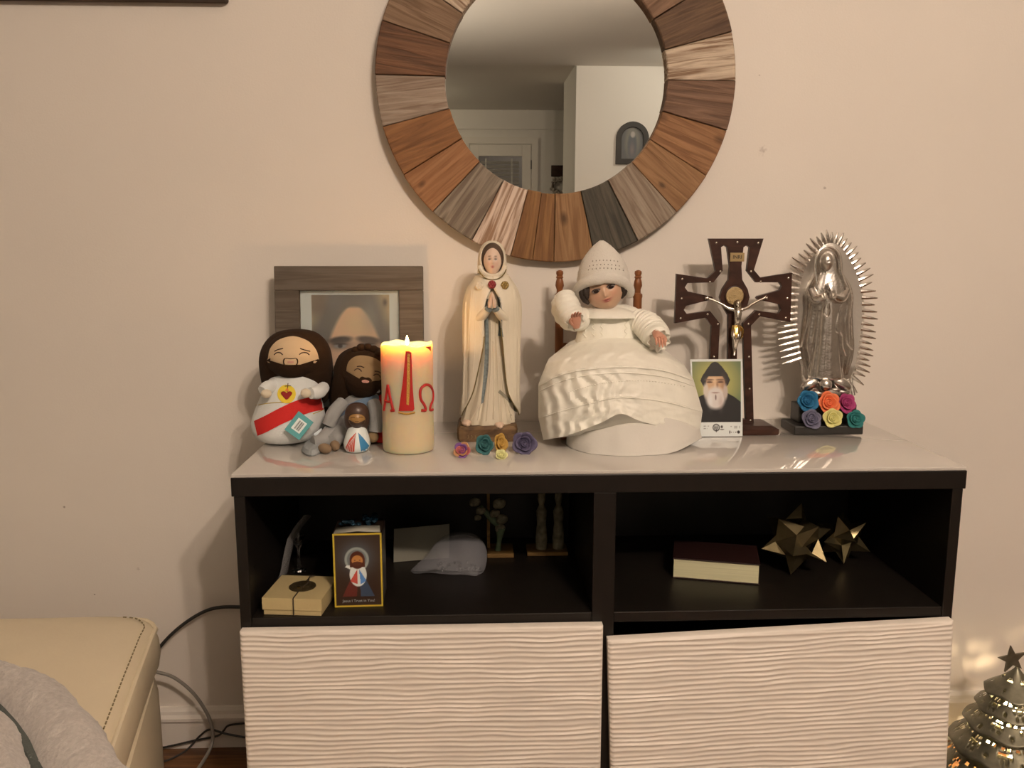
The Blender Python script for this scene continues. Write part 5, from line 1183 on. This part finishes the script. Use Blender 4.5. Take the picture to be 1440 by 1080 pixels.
mk('flap', MB().rings([[BM @ Vector(v) for v in ((.002, 0, hb), (wb*.5, .0, hb+.0035), (wb-.002, 0, hb+.001))], [BM @ Vector(v) for v in ((.004, .02, hb+.004), (wb*.5, .02, hb+.007), (wb-.004, .02, hb+.006))]], cap=False, closed=False), M('flap_card', (150, 130, 104), rough=.6), pb, solid=.0006)
gm_ = M('tinsel', (22, 42, 48), rough=.25, metal=.6, var=.6, vscale=200, bump=1, bscale=600)
tn = MB()
for i in range(26): tn.ell(BM @ Vector((wb*(.12+.72*random.random()), .018+random.random()*.045, hb+.005+.008*random.random())), (.006, .004, .0035), n=8, m=5)
tt = mk('glitter_ribbon', tn, gm_, None); remesh(tt, .0018, 1); tag(tt, 'blue glittery ribbon bunched on top of the black carton', 'ribbon')
# clear film and goblet behind the gift box
clear = M('clear_film', (1, 1, 1), raw=True, rough=.05, trans=.6, alpha=.4); clear.node_tree.nodes['Principled BSDF'].inputs['IOR'].default_value = 1.2
R = []
for (x, y, d) in ((390, 818, .155), (394, 806, .16), (399, 780, .165), (404, 758, .17), (414, 741, .18), (428, 724, .19)):
    p = at(x, y, d); q_ = at(x+9, y+2, d+.06); R.append([p*(1-t)+q_*t+Vector((.006*math.sin(t*PI), 0, 0)) for t in np.linspace(0, 1, 6)])
zmn = min(v.z for r in R for v in r)
fm_ = MB().rings([[v+Vector((0, 0, SH+.0006-zmn if v.z-zmn < .002 else 0)) for v in r] for r in R], cap=False, closed=False)
tag(mk('plastic_film', fm_, clear, None, solid=.0006), 'curled clear plastic film standing behind the tan gift box', 'plastic film')
gp = atz(421, 803, SH); gk = kk(421, 790, gp.y)
gz = lambda y: max(SH+.0004, at(421, y, gp.y).z)
glassm = M('goblet_glass', (.9, .9, .9), raw=True, rough=.03, trans=1.0)
gobl = MB().lathe([(.013, SH+.0004), (.0135, SH+.002), (.004, SH+.006), (.0022, SH+.02), (.0026, gz(772)), (.008, gz(764)), (.0125, gz(756)), (.0135, gz(750)), (.0125, gz(750)), (.0115, gz(756)), (.007, gz(763)), (.0005, gz(766))], n=28, mat=Matrix.Translation((gp.x, gp.y, 0)))
tag(mk('glass_goblet', gobl, glassm), 'tiny clear stemmed glass standing behind the gift box', 'goblet')
# white envelope
E_ = [at(554, 744, .25), at(632, 737, .27), at(632, 772, .27), at(554, 777, .25)]
zmn = min(v.z for v in E_); E_ = [Vector((v.x, v.y, v.z)) for v in E_]
dz = SH+.0006-zmn
dz = 0 if abs(dz) > .05 else dz
ev = root('paper_card', 'plain pale card leaning at the back of the left shelf', 'card', ((E_[0].x+E_[1].x)/2, .27, SH))
E2 = [E_[0], E_[1], Vector((E_[2].x, E_[2].y-.01, SH+.0008)), Vector((E_[3].x, E_[3].y-.01, SH+.0008))]
mk('sheet', MB().rings([E2, [v+Vector((0, .0012, 0)) for v in E2]]), M('paper_pale', (130, 112, 88), rough=.8), ev, smooth=False)
# translucent bag
bc = atz(632, 812, SH)
bag = root('organza_bag', 'rumpled translucent organza pouch holding dark beads', 'pouch', (bc.x, bc.y+.035, SH))
orgz = M('organza', (150, 132, 120), rough=.6, alpha=.34, sheen=.2, bump=.6, bscale=150)
OUT = [(577, 805), (600, 781), (612, 764), (628, 752), (650, 748), (668, 752), (680, 762), (685, 780), (682, 802), (677, 815), (660, 816), (630, 812), (600, 809)]
c_ = np.array((640, 792.)); R = []
for kf_, dd in ((1.0, 0), (.96, -.008), (.8, -.018), (.5, -.024), (.2, -.022), (.02, -.020)):
    r_ = []
    for p in crv(OUT, 50, True):
        q = c_+(np.array(p)-c_)*kf_; Y = bc.y+.03+dd+.006*noise.noise(Vector((q[0]*.05, q[1]*.05, 1)))+(805-q[1])*.0006
        v = at(q[0], q[1], Y); r_.append(Vector((v.x, v.y, max(v.z, SH+.0006))))
    R.append(r_)
mk('pouch_front', MB().rings(R, cap=False), orgz, bag)
mk('pouch_back', MB().rings([[Vector((v.x, v.y+2*(bc.y+.03-v.y)*.3+.006, v.z)) for v in r] for r in R], cap=False), orgz, bag)
bd2 = M('dark_bead', (70, 60, 52), rough=.15)
for i in range(34):
    x, y = random.uniform(612, 674), random.uniform(790, 808)
    v = at(x, y, bc.y+.028+random.uniform(-.006, .008)); v.z = max(v.z, SH+.004); mk('bead', MB().ell(v, .0032, n=8, m=6), bd2, bag)
# two small wooden stands at the back
wst = wood('stand_wood', (132, 90, 44), (104, 68, 30), rough=.6, sx=20, sy=60, bump=.1)
pale = M('pale_resin', (126, 106, 76), rough=.7, var=.4, vscale=80)
Ys = .275
s1 = root('wooden_stand', 'small wooden stand with pale flower bouquet at the back of the shelf', 'ornament', (at(700, 780, Ys).x, Ys, SH))
x0_, x1_ = at(685, 778, Ys).x, at(722, 778, Ys).x
mk('stand_base', MB().box((x0_, Ys-.02, SH+.0004), (x1_, Ys+.04, SH+.009), .001), wst, s1, smooth=False)
mk('stand_post', MB().box((x0_, Ys+.012, SH+.009), (x0_+.006, Ys+.02, SH+.13), .0006), wst, s1, smooth=False)
for (x, y, r) in ((702, 708, .013), (696, 722, .010), (706, 730, .012), (668, 706, .011), (676, 718, .010), (672, 728, .007), (703, 742, .010)):
    v = at(x, y, Ys); mk('blossom', MB().ell(v, (r, r*.8, r*.8), n=12, m=8).ell(v+Vector((r*.5, -r*.4, r*.3)), r*.5, n=8, m=6).ell(v+Vector((-r*.5, -r*.4, -r*.2)), r*.5, n=8, m=6), pale, s1)
mk('stem', MB().tube([at(704, 742, Ys), at(702, 760, Ys), Vector((at(700, 770, Ys).x, Ys, SH+.009))], [.010, .005, .006], 10, smooth=10), M('stem_green', (96, 100, 66), rough=.7, var=.3, vscale=60), s1)
mk('bouquet_tail', MB().tube([at(676, 712, Ys), at(690, 728, Ys+.006), at(704, 742, Ys)], [.004, .007, .005], 8, smooth=10), MATS['stem_green'], s1)
s2_ = root('wooden_stand', 'small wooden stand with two pale upright figures at the back of shelf', 'ornament', (at(770, 775, Ys).x, Ys, SH))
x0_, x1_ = at(741, 775, Ys).x, at(798, 775, Ys).x
mk('stand_base', MB().box((x0_, Ys-.012, SH+.0004), (x1_, Ys+.04, SH+.008), .001), wst, s2_, smooth=False)
for xx in (762, 786):
    x = at(xx, 750, Ys).x; mk('figure', MB().lathe([(.011, SH+.008), (.012, SH+.03), (.009, SH+.06), (.011, SH+.085), (.005, SH+.098), (.008, SH+.11), (.007, SH+.122), (.001, SH+.128)], n=18, mat=Matrix.Translation((x, Ys+.012, 0))), pale, s2_)
# ------------------------------------------------------------------ right shelf: book and two brass stars
A = atz(946, 812.5, SH); B = atz(1067, 822.5, SH); ang = math.atan2(B.y-A.y, B.x-A.x); wb = (B-A).length; hb = at(1005, 789, (A.y+B.y)/2).z-SH
bk = root('closed_book', 'thick closed book lying flat with cream page edges and dark red cover', 'book', ((A.x+B.x)/2, (A.y+B.y)/2+.06, SH))
KM = Matrix.Translation((A.x, A.y, SH+.0004)) @ Matrix.Rotation(ang, 4, 'Z'); db = .095
mar = M('maroon_cover', (38, 14, 10), rough=.5)
mk('cover', MB().box((-.001, -.002, 0), (wb+.001, db, .0022), .0006, KM), mar, bk, smooth=False); mk('cover', MB().box((-.001, -.002, hb-.0022), (wb+.001, db, hb), .0006, KM), mar, bk, smooth=False)
mk('spine', MB().box((-.001, db, 0), (wb+.001, db+.003, hb), .001, KM), mar, bk, smooth=False)
pgm = M('page_edge', (202, 174, 124), rough=.8, var=.10, vscale=6, stretch=(1, 1, 80), bump=.3, bscale=3)
mk('page_block', MB().box((.001, 0, .0022), (wb-.001, db, hb-.0022), 0, KM), pgm, bk, smooth=False)
brz = M('bronze_star', (124, 98, 62), rough=.32, metal=.85, var=.15, vscale=40)
def star_solid(name, label, px, py, rp, Y, rot, inner):
    phi = (1+5**.5)/2; ico = [Vector(v) for a in (-1, 1) for b in (-phi, phi) for v in ((0, a, b), (a, b, 0), (b, 0, a))]
    # dodecahedron vertices = face centres of the icosahedron
    dod = [Vector(v) for v in [(x, y, z) for x in (-1, 1) for y in (-1, 1) for z in (-1, 1)]+[v for a in (-1/phi, 1/phi) for b in (-phi, phi) for v in ((0, a, b), (a, b, 0), (b, 0, a))]]
    r = rp/kk(px, py, Y); c = at(px, py, Y); Rr = Matrix.Rotation(rot[2], 3, 'Z') @ Matrix.Rotation(rot[1], 3, 'Y') @ Matrix.Rotation(rot[0], 3, 'X')
    pts = [Rr @ v.normalized()*r for v in ico]; dz_ = SH+.0005-(c.z+min(p.z for p in pts)); c.z += dz_ if abs(dz_) < .03 or dz_ > 0 else 0
    ro = root(name, label, 'star ornament', (c.x, c.y, SH))
    for v in ico:
        nb = sorted(dod, key=lambda d: (d.normalized()-v.normalized()).length)[:5]; ax = v.normalized()
        x = (nb[0]-ax*nb[0].dot(ax)).normalized(); y = ax.cross(x); nb.sort(key=lambda d: math.atan2(d.dot(y), d.dot(x)))
        mb = MB(); base = [c+Rr @ (d.normalized()*r*inner) for d in nb]; tip = c+Rr @ (ax*r)
        mb.v = base+[tip]; mb.f = [(i, (i+1) % 5, 5) for i in range(5)]+[(4, 3, 2, 1, 0)]
        mk('point', mb, brz, ro, smooth=False)
    return ro
star_solid('bronze_star', 'larger bronze many-pointed star ornament beside the closed book', 1119, 769, 50, .165, (.35, .25, .2), .60)
star_solid('bronze_star', 'smaller bronze many-pointed star ornament farther right on the shelf', 1186, 756, 38, .215, (.1, .55, .5), .53)

# ------------------------------------------------------------------ cream leather seat
lea = M('cream_leather', (216, 178, 134), rough=.5, bump=.25, bscale=120, var=.03, vscale=10)
SZ = .425
foot = [(-1.75, .150), (-.86, .150), (-.795, .135), (-.772, .100), (-.765, .06), (-.735, -.08), (-.690, -.28), (-.640, -.55), (-.62, -.80), (-1.75, -.80)]
so = root('leather_seat', 'cream leather seat cushion with stitched corner seam beside cabinet', 'seat', (-1.2, -.3, 0))
fx = [np.array(p) for p in crv_lin(foot, 160)]; cen = np.array((-1.2, -.3))
def lv(k, z, dx=0): return [Vector((*(cen+(p-cen)*k), z)) for p in fx]
def crown(k): return SZ-.02+.035*(1-k**3)
R = [lv(.975, .335), lv(.995, .345), lv(1.003, .37), lv(1.0, SZ-.03), lv(.99, SZ-.012), lv(.972, SZ-.004), lv(.94, SZ+.001), lv(.85, SZ+.005), lv(.6, SZ+.008), lv(.3, SZ+.008), lv(.01, SZ+.008)]
cush = MB().rings(R)
for v in cush.v:      # soft dents
    v.z += .003*noise.noise(Vector((v.x*4, v.y*4, 0)))*(1 if v.z > .4 else 0)
mk('cushion', cush, lea, so)
b_f = [(-1.70, .120), (-.84, .125), (-.80, .118), (-.778, .098), (-.768, .07), (-.70, -.22), (-.62, -.55), (-.59, -.80), (-1.70, -.80)]
fx2 = [np.array(p) for p in crv_lin(b_f, 120)]
mk('seat_base', MB().rings([[Vector((*p, z)) for p in [cen+(q-cen)*k for q in fx2]] for k, z in ((.985, .03), (1.0, .05), (1.0, .30), (.99, .33), (.96, .338))]), lea, so)
edge = [cen+(p-cen)*.992 for p in fx if -.845 < p[0] and p[1] < .15 and p[1] > -.62]
mk('seam_piping', MB().tube([Vector((p[0], p[1], SZ-.012)) for p in edge], .0045, 8), lea, so)
stm = M('stitch', (132, 104, 66), rough=.7); first = None; ii = 0
ee = [Vector(q) for q in crv([tuple((cen+(p-cen)*.968))+(SZ-.0005,) for p in edge], 64)]
for i in range(0, 62, 1):
    a, b = ee[i], ee[i]+(ee[i+1]-ee[i])*.5; mk('stitch', MB().tube([a, b], .0012, 5), stm, so)
for x, y in ((-.85, .06), (-1.6, .06), (-1.6, -.7), (-.72, -.7)): mk('leg', MB().lathe([(.018, .0004), (.022, .035)], n=12, mat=Matrix.Translation((x, y, 0))), M('seat_leg', (60, 40, 26), rough=.5), so)
# fleece throw: a height field with a rolled edge and a crease
BP = [atz(x, y, SZ+.03) for x, y in ((-160, 930), (0, 936), (40, 944), (75, 958), (105, 980), (128, 1005), (145, 1030), (160, 1052), (185, 1085), (230, 1150))]
bp2 = [np.array((q[0], q[1])) for q in crv([tuple(p.xy) for p in BP], 120)]
px_ = np.array(bp2)
def sd(x, y):
    d = np.hypot(px_[:, 0]-x, px_[:, 1]-y); i = int(d.argmin()); i0, i1 = max(0, i-1), min(len(px_)-1, i+1)
    t = px_[i1]-px_[i0]; s = t[0]*(y-px_[i, 1])-t[1]*(x-px_[i, 0]); return float(d[i])*(-1 if s > 0 else 1)
mb = MB(); idx = {}; nx_, ny_ = 150, 150; X0, X1, Y0_, Y1_ = -1.25, -.56, -.62, .10
def bh(d, x, y):
    n1 = noise.noise(Vector((x*9, y*9, 2))); dc = d+.012*n1
    roll = .052*math.sqrt(max(0, 1-((dc-.042)/.044)**2)) if -.002 < dc < .086 else 0
    inner = .058*min(1, max(0, (dc-.080)/.03))**.5 if dc > .080 else 0
    return max(roll, inner, .004)+.010*n1*min(1, d/.05)+.0035*noise.noise(Vector((x*60, y*60, 5)))+.0022*noise.noise(Vector((x*190, y*190, 7)))
for j in range(ny_+1):
    for i in range(nx_+1):
        x = X0+(X1-X0)*i/nx_; y = Y0_+(Y1_-Y0_)*j/ny_; d = sd(x, y)
        if d > -.006: idx[(i, j)] = len(mb.v); mb.v.append(Vector((x, y, SZ+.008+(bh(d, x, y) if d > 0 else -.004))))
for j in range(ny_):
    for i in range(nx_):
        q = [(i, j), (i+1, j), (i+1, j+1), (i, j+1)]
        if all(k in idx for k in q): mb.f.append(tuple(idx[k] for k in q))
used = sorted({k for f in mb.f for k in f}); rm = {k: n for n, k in enumerate(used)}; mb.v = [mb.v[k] for k in used]; mb.f = [tuple(rm[k] for k in f) for f in mb.f]
tag(mk('fleece_throw', mb, M('fleece', (182, 154, 130), rough=1, bump=1, bscale=220, sheen=.3, var=.14, vscale=160), None, auto=0), 'pale grey fleece throw rumpled over the cream leather seat', 'blanket')

ln = []
for i in range(6, 114):
    tt_ = px_[i+1]-px_[i-1]; tt_ = tt_/np.linalg.norm(tt_); nn_ = np.array((tt_[1], -tt_[0])); q = px_[i]+nn_*.083
    ln.append(Vector((q[0], q[1], SZ+.033+.003*noise.noise(Vector((q[0]*20, q[1]*20, 3))))))
tl_ = mk('fleece_crease_strip', MB().tube(ln, .0065, 8, flat=.9), M('crease_green', (84, 78, 64), rough=1, bump=1, bscale=300), bpy.data.objects['fleece_throw'])  # dark green-grey strip laid along the crease
# ------------------------------------------------------------------ cables by the wall
def cable(label, pts, r, m):
    P_ = [at(x, y, Y) for x, y, Y in pts]; P_ = [Vector((p.x, p.y, max(p.z, r+.0006))) for p in P_]
    o = mk('cable', MB().tube([Vector((q[0], q[1], max(q[2], r+.0006))) for q in crv([tuple(p) for p in P_], 50)], r, 10), m); tag(o, label, 'cable', 'cables between seat and cabinet'); return o
ckb = M('cable_black', (40, 34, 28), rough=.4); ckg = M('cable_grey', (128, 108, 88), rough=.4)
cable('thick black cable arching from behind seat to cabinet side', [(200, 945, .36), (228, 906, .365), (255, 880, .37), (285, 861, .375), (310, 854, .378), (345, 853.5, .378)], .0036, ckb)
cable('grey cable looping down to the floor beside the cabinet', [(205, 943, .33), (220, 945, .33), (245, 953, .335), (272, 975, .34), (292, 1005, .34), (299, 1030, .335), (296, 1052, .32), (278, 1082, .28), (262, 1100, .25)], .0036, ckg)
cable('thin black wire crossing in front of the white baseboard', [(215, 1054, .37), (240, 1049, .372), (275, 1041, .375), (305, 1035, .378), (314, 1028, .378), (322, 1020, .378), (345, 1017, .378)], .0022, ckb)
cable('thin black wire rising from the floor to the baseboard', [(215, 1078, .33), (235, 1070, .34), (262, 1055, .362), (280, 1036, .374), (295, 1026, .375), (318, 1032, .375), (345, 1037, .378)], .0022, ckb)
cwh = M('cable_white', (214, 190, 160), rough=.4)
o = cable('white flat cable on the floor beside the glowing metal tree', [(1325, 1037, .33), (1345, 1040, .33), (1362, 1044, .32), (1395, 1047, .32)], .004, cwh)

# ------------------------------------------------------------------ metal tree lantern
YT = .205; tc = at(1424, 1000, YT); TX = tc.x; kt = kk(1424, 1000, YT)
tr = root('tree_lantern', 'glowing perforated metal fir tree lantern topped with a star', 'lantern', (TX, YT, 0))
tin = M('aged_tin', (118, 100, 74), rough=.42, metal=.7, var=.3, vscale=40, bump=.2, bscale=150)
zt5 = lambda py: at(1424, py, YT).z
tiers = [(938, 972, 2, 37), (966, 995, 20, 46), (987, 1019, 27, 58), (1010, 1050, 36, 74), (1040, 1094, 48, 90)]
rnt = random.Random(5)
for ti, (ya, yb, ra, rb) in enumerate(tiers):
    za, zb = zt5(ya), max(.0004 if ti == 4 else 0, zt5(yb)); r0, r1 = ra/kt, rb/kt; n, m = 150, 16; nl = 6+ti
    hol = []
    for l in range(nl):
        a0 = 2*PI*(l+.5*(ti % 2))/nl+.3*ti
        if ti > 0:
            hol.append((a0, .62, .0055 if ti > 2 else .0042))
            for q in range(6): hol.append((a0+.0095*math.cos(q*PI/3)/(r0+(r1-r0)*.62), .62+.0095*math.sin(q*PI/3)/max(.02, (za-zb)), .0034 if ti > 2 else .0026))
        for q in (-1, 1): hol.append((a0+PI/nl+q*.09, .45, .0030)); hol.append((a0+PI/nl, .8, .0034))
    mb = MB()
    for i in range(m+1):
        t = i/m
        for j in range(n):
            a = 2*PI*j/n; lobe = .5+.5*math.cos(nl*a+.3*ti*nl); r = r0+(r1-r0)*t**1.25*(1+.05*lobe*t); z = za+(zb-za)*(t+.10*(lobe-.5)*t*t)
            mb.v.append(Vector((TX+r*math.cos(a), YT+r*math.sin(a), max(z, .0005))))
    for i in range(m):
        t = (i+.5)/m; r = r0+(r1-r0)*t**1.25
        for j in range(n):
            a = 2*PI*(j+.5)/n; hit = False
            for ha, ht, hr in hol:
                da = (a-ha+PI) % (2*PI)-PI
                if (da*r)**2+((t-ht)*(za-zb)*1.25)**2 < hr*hr: hit = True; break
            if not hit: k = (j+1) % n; mb.f.append((i*n+j, i*n+k, (i+1)*n+k, (i+1)*n+j))
    mk('tier', mb, tin, tr, solid=.0008)
def starpts(c, r, Y): return [(c.x+(r if i % 2 == 0 else r*.42)*math.cos(PI/2+i*PI/5+.18), c.z+(r if i % 2 == 0 else r*.42)*math.sin(PI/2+i*PI/5+.18)) for i in range(10)]
mk('star', MB().poly(starpts(at(1423, 927, YT), 20/kt, YT), YT-.002, YT+.002), tin, tr, smooth=False)
mk('pole', MB().tube([(TX, YT, zt5(940)), (TX, YT, .001)], .003, 8), tin, tr)
blb = M('fairy_bulb', (1, .8, .5), raw=True, emit=(1, .74, .40), est=45)
for i in range(24):
    a = i*2.4; z = .02+.17*(i/23); r = .050*(1-i/27)+.004
    mk('fairy_bulb', MB().ell((TX+r*math.cos(a), YT+r*math.sin(a), z), (.0085), n=10, m=7), blb, tr)
l = bpy.data.lights.new('tree_light', 'POINT'); l.energy = TREE_W; l.color = (1, .72, .42); l.shadow_soft_size = .006
lo = bpy.data.objects.new('tree_light', l); COL.objects.link(lo); lo.parent = tr; lo.location = (.015, .02, .075)
